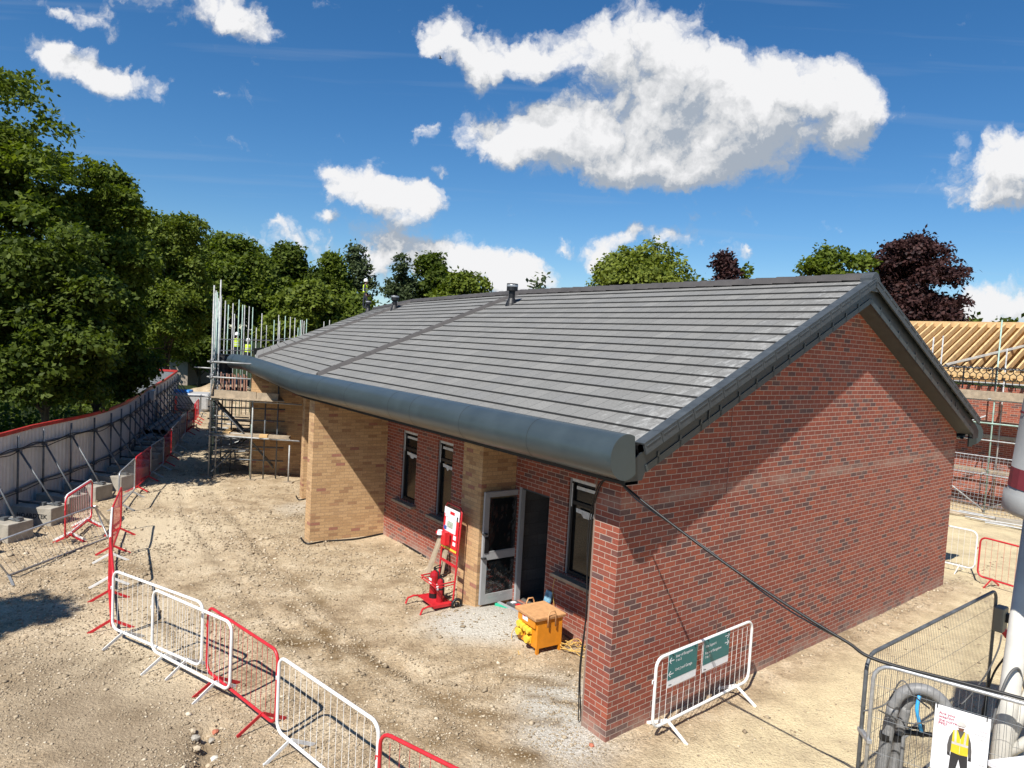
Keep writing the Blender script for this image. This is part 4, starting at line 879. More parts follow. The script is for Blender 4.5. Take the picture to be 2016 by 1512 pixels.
# return leg of the hoarding
pe = HP[-1]; pl_ = P(205, 721, 2.2)*np.array([1, 1, 0]); mb = MB(); t = thing('site_hoarding', 'rear leg of the hoarding facing the trees, tree shade put into its grey, with dark red capping', 'hoarding', pe)
mb.bar(pe+Z3*1.05, pl_+Z3*1.05, .05, 2.2); mb.build('sheet_panel', mat('shaded_hoarding_sheet', (.17, .18, .19), .6), t, off=pe)  # sheet darkened in colour to stand for the shade of the trees
mb = MB(); mb.bar(pe+Z3*2.18, pl_+Z3*2.18, .09, .12); mb.build('red_capping', CAPR, t, off=pe)
# ballast blocks
names = ['nearest pale concrete ballast block, cut by the left edge', 'concrete block with loose clamps on top beside the tipped mesh panel', 'long concrete block stencilled in black under a hoarding prop']
proto = None; cnt = 0
for (p, d, nn, g) in BLOCKS:
    if p[1] < 14.2 or cnt > 16: continue
    c = p + g*.76
    lab = names[cnt] if cnt < 3 else 'concrete ballast block under the %s hoarding prop behind the stencilled one' % ['next', 'second', 'third', 'fourth', 'fifth', 'sixth', 'seventh', 'eighth', 'ninth', 'tenth', 'eleventh', 'twelfth', 'thirteenth', 'fourteenth'][cnt-3]
    rz = math.atan2(g[1], g[0])
    if proto is None:
        t = thing('concrete_block', lab, 'concrete block', (c[0], c[1], 0), rz, 'concrete ballast blocks under the hoarding props'); mb = MB(); mb.box((0, 0, .20), (1.05, .60, .46)); mb.build('block', CONC, t, bevel=.015)
        mb = MB(); mb.tube([(-.5, .05, .455), (.48, .05, .455)], .024, 6); mb.box((.38, .05, .47), (.16, .14, .08)); mb.box((.1, -.05, .47), (.12, .12, .07)); mb.build('clamp', DGALV, t); proto = t
    else: t = dup(proto, (c[0], c[1], 0), rz, lab, 'concrete ballast blocks under the hoarding props')
    if cnt == 2: text_obj('HOARDTEK', .15, INKK, t, (-.38, -.3025, .17), (1, 0, 0), (0, 0, 1), name='stencil', bold=.004)
    cnt += 1
# drainage pipes
def bigpipe(px, py, r, L, az, label, z=None, group=None):
    p = P(px, py); zz = r if z is None else z; t = thing('drainage_pipe', label, 'pipe', (p[0], p[1], zz), 0, group); d = dr(az)
    mb = MB(); n = int(L/.09); prof = []
    pts = [d*(k*.09) for k in range(n)]; mb.tube(pts, [r*(1 if k % 2 else .965) for k in range(n)], 18, cap=False); mb.build('corrugated_wall', PIPEM, t)
    mb = MB(); mb.tube([d*.012, d*(L-.1)], r*.88, 18, cap=False); mb.build('bore', BLK, t); return t
bigpipe(236, 905, .26, 3.6, -10, 'single thick grey drainage pipe lying in front of the hoarding')
PG = 'stacked grey drainage pipes by the hoarding'
b0 = P(276, 874); lat = dr(80)
for i, (k, z, lab) in enumerate([(0, .17, 'bottom pipe nearest the hoarding in the grey stack'), (1, .17, 'second bottom pipe from the hoarding in the grey stack'), (2, .17, 'third bottom pipe from the hoarding in the grey stack'), (3, .17, 'bottom pipe nearest the path in the grey stack'), (.5, .47, 'top pipe nearest the hoarding in the grey stack'), (1.5, .47, 'middle top pipe in the grey stack'), (2.5, .47, 'top pipe nearest the path in the grey stack')]):
    q = b0 + lat*(k*.36); r0 = .17
    t = thing('drainage_pipe', lab, 'pipe', (q[0], q[1], z), 0, PG); d = dr(-17)
    mb = MB(); n = 62; mb.tube([d*(j*.1) for j in range(n)], [r0*(1 if j % 2 else .97) for j in range(n)], 14, cap=False); mb.build('corrugated_wall', PIPEM, t)
    mb = MB(); mb.tube([d*.012, d*6], r0*.88, 14, cap=False); mb.build('bore', BLK, t)

# ------------------------------------------------------------------ fire point trolley
fa, fb = P(868, 1226), P(838, 1200)              # front right / left base
fc = loc1(4.75, .28); ax = np.array([.66, -.75, 0]); ay = np.array([-.75, -.66, 0]); ax /= np.linalg.norm(ax); ay /= np.linalg.norm(ay)  # across, towards viewer
c0_ = P(893, 1203); c1_ = P(858, 1178); ax = (c0_-c1_)/np.linalg.norm(c0_-c1_); ay = np.array([ax[1], -ax[0], 0]); ay = ay if ay @ (C0-c0_) > 0 else -ay
FO = (c0_+c1_)/2*np.array([1, 1, 0]); FO[2] = gzs(FO[0], FO[1])
FW = float(np.linalg.norm(c0_-c1_)); FW = max(.50, min(.62, FW))
t = thing('fire_point_trolley', 'red wheeled fire point trolley with extinguishers and site plan board', 'fire trolley', FO)
X = lambda a, b, z: FO + ax*a + ay*b + Z3*z
h = FW/2; lean = .10
mb = MB(); top = 1.88
mb.tube([X(-h, 0, .08), X(-h, -lean*.5, 1.0), X(-h, -lean, top-.08), X(-h+.07, -lean, top), X(h-.07, -lean, top), X(h, -lean, top-.08), X(h, -lean*.5, 1.0), X(h, 0, .08)], .019, 8)
for z, b in ((1.02, -.055), (.78, -.04)): mb.bar(X(-h, b, z), X(h, b, z), .03, .05, up=ay)
mb.tube([X(-h, .0, .52), X(-h, .36, .50), X(h, .36, .50), X(h, 0, .52)], .014, 6); mb.tube([X(-h, .0, .47), X(-h, .36, .45), X(h, .36, .45), X(h, 0, .47)], .010, 6)
mb.box(X(0, .19, .10), (FW, .40, .025), (ax, ay, Z3))
for s_ in (-1, 1): mb.tube([X(s_*h, .36, .11), X(s_*h, .5, .13), X(s_*h, .62, .10), X(s_*h, .66, .0)], .018, 6); mb.bar(X(s_*h, 0, .10), X(s_*h, .40, .10), .03, .05)
mb.build('frame', REDP, t, smooth=False, off=FO)
yb = lambda z: -lean*z/top + .024
def panel(u0, u1, z0, z1, m, nm, dy=0., th=.006):
    mb = MB(); a, b = X(u0*h, yb(z0)+dy, z0), X(u0*h, yb(z1)+dy, z1); w = (b-a)/np.linalg.norm(b-a); cc = (X(u0*h, yb(z0)+dy, z0)+X(u1*h, yb(z1)+dy, z1))/2
    mb.box(cc, ((u1-u0)*h, th, np.linalg.norm(b-a)), (ax, np.cross(w, ax), w)); return mb.build(nm, m, t, off=FO)
panel(-.93, .93, 1.02, 1.80, mat('red_board', (.60, .012, .02), .4, var=.05), 'red_board'); panel(-.93, .93, 1.62, 1.805, PAPER, 'white_header', .004); panel(-.68, .62, 1.36, 1.63, PAPER, 'plan_sheet', .004)
panel(-.93, .93, 1.035, 1.075, MATS['yellow_plastic'], 'yellow_strip', .004); panel(-.2, .35, 1.70, 1.755, MATS['red_board'], 'name_plate', .008, .004)
panel(-.45, .25, 1.44, 1.56, mat('plan_ink', (.35, .42, .33), .6, var=.6, vs=40), 'plan_drawing', .008, .003); panel(.66, .80, 1.62, 1.70, INKK, 'pictogram', .009, .003); panel(-.9, -.8, 1.62, 1.68, MATS['red_board'], 'pictogram', .009, .003)
panel(.42, .75, 1.26, 1.34, PAPER, 'notice', .008, .003); panel(.42, .75, 1.15, 1.22, PAPER, 'notice', .008, .003); panel(-.85, -.5, 1.38, 1.45, mat('blue_notice', (.05, .1, .35), .5), 'notice', .008, .003)
mb = MB(); mb.box(X(.0, .06, 1.27), (.17, .10, .25), (ax, ay, Z3)); mb.lathe([(0, -.01), (.07, 0), (.07, .04), (0, .05)], X(-.16, .10, 1.32), 14); mb.build('alarm_box', MATS['red_board'], t, off=FO, bevel=.006)
mb = MB(); mb.lathe([(0, -.03), (.06, -.02), (.045, .06), (0, .07)], X(-.10, .12, 1.34), 12); mb.build('alarm_horn', PAPER, t, off=FO)
for s_ in (-1, 1):
    mb = MB(); c = X(s_*(h+.05), -.06, .10); pts = [c + ay*.095*math.cos(2*math.pi*k/14) + Z3*.095*math.sin(2*math.pi*k/14) for k in range(14)]; mb.tube(pts, .028, 8, closed=True); mb.box(c, (.05, .07, .07), (ax, ay, Z3)); mb.build('wheel', BLK, t, off=FO, smooth=True)
EXM = mat('extinguisher_red', (.36, .012, .018), .3, var=.12)
for (u, r, hh, kind, dark) in ((-.12, .085, .52, 'large red extinguisher with black base in the fire trolley', 1), (.13, .062, .44, 'small red extinguisher with black hose in the fire trolley', 0)):
    o = X(u, .18, .115); e = thing('fire_extinguisher', kind, 'fire extinguisher', o, 0, 'extinguishers in the fire trolley')
    mb = MB(); mb.lathe([(0, 0), (r, 0), (r, hh*.82), (r*.8, hh*.92), (r*.35, hh*.97), (r*.3, hh), (0, hh)], n=18); mb.build('cylinder', EXM, e, smooth=False)
    mb = MB(); mb.lathe([(r*1.02, -.003), (r*1.02, .09)] if dark else [(r*1.02, hh*.52), (r*1.02, hh*.60)], n=18); mb.build('band', BLK, e)
    mb = MB(); mb.bar((-.02, 0, hh+.02), (.11, .02, hh+.05), .025, .015); mb.bar((-.02, 0, hh+.05), (.10, .02, hh+.10), .025, .012); mb.tube([(0, 0, hh), (.0, 0, hh+.05)], .022, 8); mb.build('valve', BLK, e)
    mb = MB(); mb.tube([(0.0, 0, hh+.02), (r*.9, -r*.6, hh-.02), (r*1.15, -r*.5, hh*.6), (r*1.1, -r*.5, hh*.3)], .014, 7); mb.build('hose', BLK, e, smooth=True)
    mb = MB(); nrm = ay*1.0; mb.box(nrm*(r*.98)+Z3*hh*.62, (r*1.1, .01, .11), (ax, ay, Z3)); mb.build('label', PAPER, e)
# boards leaning on the fin behind the trolley
for i, (px, py, tx, ty, w, lab) in enumerate([(838, 1140, 868, 1055, .22, 'wide weathered scaffold board leaning on the wall behind the fire trolley'), (857, 1142, 874, 1085, .13, 'narrow pale offcut leaning beside the wide scaffold board'), (868, 1140, 880, 1080, .06, 'thin batten leaning beside the pale offcut')]):
    a = P(px, py); bq = PPl(tx, ty, loc1(6.0, IN_-.10), N1); t = thing('leaning_board', lab, 'timber', a, 0, 'boards leaning behind the fire trolley'); mb = MB(); mb.bar(a, bq, w, .035, up=N1); mb.build('board', WOOD, t, off=a)
# site transformer
a = P(1013, 1262); b = P(1055, 1292); c = P(1098, 1276)
tx_ = (b-a)/np.linalg.norm(b-a); ty_ = np.array([-tx_[1], tx_[0], 0]); ty_ = ty_ if ty_ @ (c-b) > 0 else -ty_
TO = b.copy(); TO[2] = gzs(b[0], b[1]); w, dp, hh = .56, .50, .62
t = thing('site_transformer', 'orange site transformer box with yellow sockets and dusty lid', 'transformer', TO)
X = lambda u, v, z: TO - tx_*w*u + ty_*dp*v + Z3*z     # u from right to left along the front, v back
mb = MB(); mb.box(X(.5, .5, .335), (w, dp, .49), (tx_, ty_, Z3)); mb.build('casing', ORANGE, t, off=TO, bevel=.008)
mb = MB(); mb.box(X(.5, .47, .600), (w+.07, dp+.10, .035), (tx_, ty_, Z3)); mb.box(X(.5, .47, .572), (w+.06, dp+.09, .02), (tx_, ty_, Z3)); mb.build('lid', ORTOP, t, off=TO, bevel=.006)
for u in (.04, .96):
    for v in (.06, .94): mb = MB(); mb.box(X(u, v, .045), (.045, .045, .11), (tx_, ty_, Z3)); mb.build('leg', ORANGE, t, off=TO)
mb = MB(); mb.box(X(.5, -.03, .50), (w-.06, .04, .155), (tx_, ty_, Z3)); mb.build('hood', ORANGE, t, off=TO, bevel=.005)
mb = MB(); mb.box(X(.55, -.075, .515), (.15, .004, .085), (tx_, ty_, Z3)); mb.build('rating_plate', PAPER, t, off=TO); mb = MB(); mb.box(X(.60, -.081, .54), (.07, .003, .02), (tx_, ty_, Z3)); mb.build('rating_mark', MATS['red_board'], t, off=TO)
for (u, z, r) in ((.80, .375, .045), (.63, .365, .034), (.47, .355, .034), (.31, .345, .034), (.82, .24, .052), (.36, .20, .052)):
    mb = MB(); cc = X(u, 0, z); mb.tube([cc, cc-ty_*.05, cc-ty_*.052, cc-ty_*.085], [r*1.0, r*1.0, r*1.25, r*1.2], 12); mb.box(cc - ty_*.02, (r*2.3, .03, r*2.3), (tx_, ty_, Z3)); s_ = mb.build('socket', YEL, t, off=TO, smooth=False)
for vv in (.5,):
    for u, q in ((-.02, -1), (1.02, 1)):
        mb = MB(); e0 = X(u, .35, .44); e1 = X(u, .65, .44); out = tx_*(.03 if u < 0 else -.03)
        mb.tube([e0+out, e0+out+Z3*.20, (e0*.8+e1*.2)+out+Z3*.26, (e0*.2+e1*.8)+out+Z3*.26, e1+out+Z3*.20, e1+out], .012, 7); mb.build('lifting_handle', ORTOP, t, off=TO, smooth=True)
r2 = random.Random(5); pts = []
c = TO - tx_*.0 + ty_*.75 + tx_*.15
for k in range(46):
    a_ = k*.62; rr = .10+.17*r2.random(); q = c + np.array([rr*math.cos(a_)*1.3, rr*math.sin(a_), 0]); q[2] = gzs(q[0], q[1])+.02+.10*r2.random(); pts.append(q)
tag(cable(pts, .007, CABY, 'extension_cable', sub=4, n=5), 'tangled yellow extension cable heaped behind the orange transformer', 'cable')
tag(cable([loc1(3.02, IN_-.03, 1.08), loc1(3.05, IN_-.08, .8), loc1(2.98, IN_-.1, .45), loc1(3.05, IN_-.25, .3), loc1(2.95, IN_-.4, .35)], .006, CABY, 'extension_cable', n=5), 'thin yellow cable dropping from the window sill by the door', 'cable')
tag(cable([X(.9, -.1, .33), X(1.05, -.2, .15), X(.95, -.22, .03), X(.7, -.3, .02), X(.5, -.35, .015), X(.2, -.5, .012)], .007, CABY, 'extension_cable', n=5), 'yellow cable trailing from the front of the orange transformer', 'cable')
# board by the door, threshold battens
a = loc1(3.18, IN_-.22, .0); b = loc1(3.20, IN_-.02, .68); mb = MB(); mb.bar(a, b, .17, .025, up=N1); t = mb.build('blue_board', mat('paint_stained_blue', (.03, .15, .42), .6, var=.7, vs=7, tint=(.22, .42, .5)), None); tag(t, 'paint-stained blue board leaning beside the open doorway', 'board')
a = loc1(4.25, IN_-.42, .16); b = loc1(3.25, IN_-.30, .14); t = thing('threshold_batten', 'green edged batten laid across the doorway threshold', 'timber', a); mb = MB(); mb.bar(a, b, .05, .05); mb.build('green_batten', GREENB, t, off=a); mb = MB(); mb.bar(a+N1*.06+Z3*.02, b+N1*.06+Z3*.02, .06, .04); mb.build('white_batten', ALU, t, off=a)
a = loc1(4.15, IN_-.14, .205); b = loc1(3.35, IN_-.10, .205); t = thing('hazard_tape', 'red and white hazard tape strip lying on the doorway threshold', 'tape', a); mb = MB(); mb.box((a+b)/2-Z3*.06, (.85, .22, .10), (E1, N1, Z3)); mb.build('step_board', DGALV, t, off=a)
for k in range(6):
    mb = MB(); q = a+(b-a)*(k+.5)/6; mb.box(q, (.075, .09, .012), (E1, N1, Z3)); mb.build('stripe', MATS['red_board'] if k % 2 else PAPER, t, off=a)

# ------------------------------------------------------------------ foreground mesh fencing, cable, poster
FA = P(1708, 1290, 2.0); FA[2] = 0; dA = dr(50.88); FBp = P(1722, 1305, 2.0); FBp[2] = 0; dB = dr(124.75)
def mesh_fence(o, d, L, label, m):
    t = thing('mesh_fence', label, 'fence', o, 0, 'galvanised mesh fence panels by the gable'); r = .16
    L2 = [(0, 0), (0, 2.0-r)] + [(r-r*math.cos(R_(a)), 2.0-r+r*math.sin(R_(a))) for a in (22, 45, 67)] + [(r, 2.0), (L-r, 2.0)] + [(L-r+r*math.sin(R_(a)), 2.0-r+r*math.cos(R_(a))) for a in (22, 45, 67)] + [(L, 2.0-r), (L, 0)]
    mb = MB(); mb.tube([d*x+Z3*z for x, z in L2], .021, 8); mb.build('frame', m, t, smooth=True); mb = MB(); mb.tube([Z3*.16, d*L+Z3*.16], .018, 6); mb.build('bottom_rail', m, t)
    mb = MB(); n = int(L/.052)
    for k in range(1, n):
        x = L*k/n; zt = 1.98 if r < x < L-r else 2.0-r+.6*min(x, L-x); mb.tube([d*x+Z3*.16, d*x+Z3*zt], .0021, 4, cap=False)
    for z in (.4, .75, 1.1, 1.45, 1.78): mb.tube([Z3*z, d*L+Z3*z], .0022, 4, cap=False)
    mb.build('wire_mesh', DGALV, t); return t
tA = mesh_fence(FA, dA, 3.85, 'mesh fence panel running back beside the red gable', DGALV); tB = mesh_fence(FBp, dB, 3.5, 'mesh fence panel in the bottom right corner carrying the poster', GALV)
for z in (1.2, .72):
    mb = MB(); c = (FA+FBp)/2+Z3*z; u = FBp-FA; u = u/np.linalg.norm(u); mb.box(c, (.26, .05, .045), (u, np.cross(u, Z3), Z3)); mb.build('clamp', GALV, tB, off=FBp, bevel=.006)
ca = loc1(.05, -.02, 3.36); cb = FBp + Z3*2.03 + dB*.05
pts = [ca, ca + (cb-ca)*.06 - Z3*.02]
for k in range(1, 10):
    u = k/10; pts.append(ca*(1-u)+cb*u - Z3*(.38*u*(1-u)*1.0 + .28*math.exp(-((u-.12)/.1)**2)*0))
pts += [cb, cb + dB*1.0 + Z3*.012, cb+dB*3.5 - Z3*.005]
o1 = cable(pts, .016, BLK, 'supply_cable'); tag(o1, 'thick black supply cable sagging from the eaves to the mesh fence', 'cable')
pts2 = [q + np.array([.03, .03, -.035 - .03*math.sin(k)]) for k, q in enumerate(pts)]
tag(cable(pts2, .009, mat('grey_cable', (.10, .10, .10), .5), 'supply_cable'), 'thin grey cable running just under the thick black supply cable', 'cable')
bnB = np.array([dB[1], -dB[0], 0]); bnB = bnB if bnB @ (C0-FBp) > 0 else -bnB
q0 = PPl(1842, 1385, FBp+bnB*.03, bnB); q1 = PPl(1952, 1415, FBp+bnB*.03, bnB); pw = float((q1-q0) @ dB); u0 = float((q0-FBp) @ dB); ztop = q0[2]; ph = pw*1.42
org = FBp + dB*u0 + bnB*.03 + Z3*(ztop-ph)
t = thing('safety_poster', 'white poster on the mesh fence asking about PPE, with a worker in yellow vest', 'poster', org)
mb = MB(); mb.box(org + dB*pw/2 + Z3*ph/2, (pw, .005, ph), (dB, bnB, Z3)); mb.build('board', PAPER, t, off=org)
pp = lambda x, y, k=1: org + dB*(x*pw) + Z3*(ph - y*pw) + bnB*(.0027+.0006*k)
for i, ln in enumerate(('Are you', 'wearing', 'the correct', 'PPE?')): text_obj(ln, .088*pw, INKR, t, pp(.08, .19+.075*i), dB, Z3, off=org, bold=.0008)
def poly(pts, m, nm, k=1):
    mb = MB(); mb.quad([pp(x, y, k) for x, y in pts]); return mb.build(nm, m, t, off=org)
GREYC = mat('print_grey', (.085, .08, .078), .5); INKY = mat('print_yellow', (.68, .53, .03), .5); PSK = mat('print_skin', (.16, .07, .045), .5); PBK = mat('print_black', (.025, .025, .028), .5); PGY = mat('print_silver', (.55, .53, .5), .5)
poly([(.36, .47), (.30, .62), (.275, .80), (.285, .97), (.335, .97), (.36, .80), (.40, .62)], GREYC, 'figure_arm'); poly([(.64, .47), (.69, .62), (.715, .80), (.72, .95), (.665, .95), (.645, .80), (.60, .62)], GREYC, 'figure_arm')
poly([(.35, .93), (.65, .93), (.68, 1.40), (.58, 1.40), (.50, 1.05), (.44, 1.40), (.33, 1.40)], PBK, 'figure_trousers'); poly([(.43, .42), (.57, .42), (.57, .60), (.43, .60)], GREYC, 'figure_shirt')
poly([(.36, .45), (.44, .43), (.50, .60), (.50, .95), (.345, .93)], INKY, 'figure_vest', 2); poly([(.64, .45), (.56, .43), (.505, .60), (.505, .95), (.655, .93)], INKY, 'figure_vest', 2)
poly([(.35, .70), (.65, .70), (.65, .75), (.35, .75)], PGY, 'figure_stripe', 3); poly([(.385, .445), (.425, .437), (.435, .70), (.40, .70)], PGY, 'figure_stripe', 3); poly([(.615, .445), (.575, .437), (.565, .70), (.60, .70)], PGY, 'figure_stripe', 3)
poly([(.45, .30), (.55, .30), (.555, .38), (.53, .435), (.47, .435), (.445, .38)], PSK, 'figure_face', 2); poly([(.41, .33), (.43, .26), (.47, .225), (.53, .225), (.57, .26), (.585, .31), (.56, .33)], PGY, 'figure_helmet', 3); poly([(.445, .345), (.55, .34), (.55, .362), (.45, .365)], PAPER, 'figure_glasses', 4)
poly([(.28, .96), (.335, .96), (.345, 1.03), (.29, 1.02)], PBK, 'figure_glove', 2); poly([(.665, .94), (.72, .94), (.72, 1.02), (.665, 1.02)], PBK, 'figure_glove', 2)
for (x0, y0, x1, y1) in ((.59, .27, .95, .30), (.57, .355, .95, .385), (.64, .45, .95, .48), (.73, .98, .95, 1.01)):
    mb = MB(); mb.bar(pp(x0, y0), pp(x1, y1), .0016, .0008, up=bnB); mb.build('leader_line', PGY, t, off=org)
for i, (y, b_) in enumerate(((.30, 'Hard hat'), (.385, 'Eye protection'), (.48, 'High vis'), (1.01, 'Gloves'))): text_obj(b_, .036*pw, INKR if i == 0 else INKK, t, pp(.95, y+.028), dB, Z3, name='caption', align='RIGHT', off=org)
for x in (.04, .93):
    mb = MB(); mb.box(pp(x, .01), (.008, .012, .05), (dB, bnB, Z3)); mb.build('cable_tie', BLK, t, off=org)
# lagged hose arch and blue water pipe
hc = P(1818, 1345, 1.62); hx = dr(112)
def arch(r, hgt, off_, rad, m, name, par, o):
    pts = []
    for k in range(0, 19):
        a_ = math.pi*(1-k/18); pts.append(o + hx*(r*math.cos(a_)) + off_ + Z3*(hgt + r*1.15*math.sin(a_)))
    pts = [pts[0]*np.array([1, 1, 0]) + Z3*.0 - hx*.10, pts[0]*np.array([1, 1, 0]) + Z3*hgt*.55 - hx*.05] + pts + [pts[-1]*np.array([1, 1, 0]) + Z3*hgt*.5 + hx*.05, pts[-1]*np.array([1, 1, 0]) + hx*.08]
    return cable(pts, rad, m, name, par, o, n=12, sub=3)
ho = np.array([hc[0], hc[1], 0]); t = thing('lagged_hose', 'thick grey lagged hoses arching up inside the mesh fence corner', 'hose', ho)
arch(.27, 1.24, np.zeros(3), .062, HOSE, 'outer_hose', t, ho); arch(.17, 1.24, dr(30)*.10 + hx*.02, .058, HOSE, 'inner_hose', t, ho)
mb = MB()
for k, (x, z) in enumerate(((-.31, .92), (-.20, .90))): mb.tube([ho + hx*x + dr(30)*.1*k + Z3*z, ho + hx*x + dr(30)*.1*k + Z3*(z+.07)], .066, 12)
mb.build('tape_band', BLK, t, off=ho)
tag(cable([P(1810, 1370, 1.50), P(1805, 1395, 1.38), P(1809, 1420, 1.24), P(1814, 1440, 1.12)], .019, BLUEP, 'water_pipe', n=8), 'short bright blue water pipe hanging inside the grey hose arch', 'pipe')
so_ = P(1814, 1442, 1.1)*np.array([1, 1, 0]); t = thing('standpipe', 'brass and black tap on a grey standpipe below the blue pipe', 'tap', so_); mb = MB(); mb.tube([so_ - hx*.16, so_ - hx*.16 + Z3*1.0, so_ - hx*.1 + Z3*1.08], .02, 8); mb.build('riser', HOSE, t, off=so_, smooth=True); mb = MB(); mb.tube([so_ - hx*.16 + Z3*1.06, so_ + hx*.1 + Z3*1.10], .028, 8); mb.tube([so_ + Z3*1.06, so_ + Z3*1.18], .03, 8); mb.box(so_ - hx*.08 + Z3*1.13, (.11, .02, .02)); mb.build('tap_body', BLK, t, off=so_)
for (lab, pts_) in (('looping grey wire tied across the near mesh fence panel', [(1700, 1400, 1.5), (1745, 1385, 1.6), (1775, 1340, 1.8), (1800, 1370, 1.62), (1830, 1395, 1.5)]), ('slack grey wire drooping across the hoses on the mesh fence', [(1730, 1398, 1.45), (1760, 1412, 1.4), (1800, 1425, 1.32), (1850, 1412, 1.4)]), ('pale grey wire strung from the hoses towards the socket box', [(1870, 1400, 1.3), (1900, 1380, 1.4), (1940, 1330, 1.45), (1965, 1280, 1.5), (1972, 1250, 1.55)])):
    tag(cable([PPl(x, y, FBp - bnB*(.10 + .25*(i_ > 0)), bnB) for i_, (x, y, z) in enumerate(pts_)], .008, MATS['grey_cable'], 'loose_wire', n=5), lab, 'wire')
# isolator socket on the far post of the fence
sq = FA + dA*3.85; bo = sq + Z3*1.62; t = thing('socket_box', 'olive grey isolator box with red plug on the dark fence post', 'socket box', bo)
nA = np.array([dA[1], -dA[0], 0]); nA = nA if nA @ (C0-sq) > 0 else -nA
mb = MB(); mb.box(bo + nA*.07, (.20, .13, .34), (dA, nA, Z3)); mb.build('casing', mat('olive_grey_box', (.20, .19, .15), .5, var=.1), t, off=bo, bevel=.02)
mb = MB(); mb.box(bo + nA*.155 + dA*.03 + Z3*.03, (.10, .05, .12), (dA, nA, Z3)); mb.build('switch', BLK, t, off=bo, bevel=.008)
mb = MB(); mb.tube([bo + nA*.10 - Z3*.15 + dA*.04, bo + nA*.16 - Z3*.24 + dA*.06], [.045, .035], 12); mb.tube([bo + nA*.12 - Z3*.2 + dA*.12, bo + nA*.17 - Z3*.2 + dA*.15], .04, 12); mb.build('red_plug', REDP, t, off=bo)
tag(cable([bo + nA*.16 - Z3*.24 + dA*.06, bo + nA*.18 - Z3*.45, bo + nA*.05 - Z3*.8, bo + nA*.0 - Z3*1.3 - dA*.1, bo - Z3*1.6 - dA*.1], .014, BLK, 'supply_cable', n=6), 'black flex hanging from the red plug down the dark fence post', 'cable')

# ------------------------------------------------------------------ silo on splayed legs, right edge
sc = np.array([5.36, 6.25, 0]); t = thing('silo', 'white cylindrical silo with maroon band on splayed white tube legs', 'silo', sc)
mb = MB(); mb.lathe([(.0, 3.70), (.77, 3.70), (.79, 3.74), (.785, 3.88), (.755, 3.90), (.70, 4.7), (.55, 6.2), (0, 6.4)], sc, 36); mb.build('drum', mat('grey_silo_skin', (.36, .36, .345), .5, var=.12, vs=2), t, off=sc, smooth=True)
mb = MB(); mb.lathe([(.757, 3.94), (.742, 4.12)], sc, 36); mb.lathe([(.712, 4.62), (.710, 4.64)], sc, 36); mb.build('maroon_band', MAROON, t, off=sc)
l0, l1 = PD(2018, 1150, 6.95), PD(1967, 1512, 6.75); dl = (l1-l0)/np.linalg.norm(l1-l0); tb = l0 - dl*((l0[2]-3.6)/dl[2]) if dl[2] else l0
foot = l0 + dl*(l0[2]/-dl[2]); topp = l0 - dl*((3.75-l0[2])/-dl[2]); mb = MB(); mb.tube([topp, foot], .088, 16); mb.build('leg', SILO, t, off=sc, smooth=True)
for q0, q1 in (((5.8, 5.85, 3.72), (6.4, 5.25, 0)), ((5.05, 5.7, 3.72), (4.95, 4.85, 0))): mb = MB(); mb.tube([q0, q1], .10, 16); mb.build('leg', SILO, t, off=sc, smooth=True)
j0 = PD(1972, 1490, 6.77); mb = MB(); mb.tube([j0, PD(2060, 1290, 6.8)], .055, 10); mb.tube([j0, PD(2080, 1425, 6.6)], .05, 10); mb.build('brace', SILO, t, off=sc, smooth=True)
tag(cable([PD(1950, 1440, 6.62), PD(1964, 1385, 6.66), PD(1985, 1332, 6.7), PD(2004, 1316, 6.75), PD(2014, 1345, 6.8), PD(2030, 1400, 6.9)], .012, MATS['grey_cable'], 'loose_wire', n=7), 'grey conduit looped round the white silo leg', 'wire')
mb = MB(); bb = PD(2022, 1516, 6.0); mb.box(bb, (.5, .3, .05), (dr(75), dr(-15), Z3)); tag(mb.build('notice_board', PAPER, None, bevel=.005), 'white board lying low at the bottom right edge', 'board')

# ------------------------------------------------------------------ scaffold at the far end
SO = P(410, 940)*np.array([1, 1, 0])
SFD = thing('scaffold', 'galvanised tube scaffold with plank lifts at the far end of the bungalow', 'scaffold', SO)
def stube(a, b, nm, m=SCAF, r=.0255): mb = MB(); mb.tube([a, b], r, 8); return mb.build(nm, m, SFD, smooth=True, off=SO)
ux = dr(95); uy = dr(-22)                       # across the end of the fin, and away
SC = lambda u, v, z: SO + ux*u + uy*v + Z3*z
tops = {(0, 0): 6.35, (0, 1): 6.2}
for i, u in enumerate((0, 1.32)):
    for v in (0, 1.25): stube(SC(u*.0 + (0 if i == 0 else .0), v*1.0, 0) if i == 0 else SC(1.45, v*.4, 0), SC(0, v, 6.35-.15*v) if i == 0 else SC(1.45, v*.4, 2.9), 'standard', SCAFG if v else SCAF)
stube(SC(2.75, .1, 0), SC(2.75, .1, 1.25), 'standard'); stube(SC(.22, .15, 0), SC(.22, .15, 6.55), 'standard'); stube(SC(2.35, .6, 0), SC(2.35, .6, 3.2), 'standard', DGALV)
for k in range(5): stube(SC(.03+.02*k, 2.5+2.3*k, 0), SC(.03+.02*k, 2.5+2.3*k, 6.3-.05*k), 'standard', SCAFG if k % 2 else SCAF)
for z in (1.42, 2.62): stube(SC(-.15, 0, z), SC(3.1, 0, z), 'ledger'); stube(SC(0, -.2, z), SC(0, 11.5, z), 'ledger')
for z in (3.35, 3.85): stube(SC(-.15, -.02, z), SC(1.35, .05, z), 'guard_rail'); stube(SC(.02, -.2, z), SC(.02, 11.5, z), 'guard_rail')
stube(SC(-1.5, .3, 2.62), SC(.3, .1, 2.70), 'ledger'); stube(SC(-.7, 2.4, 3.5), SC(.1, 2.4, 3.5), 'ledger')
for v0 in (.1, 1.4): stube(SC(.1, v0, 2.55), SC(1.7, v0+.4, 1.0), 'brace', DGALV)
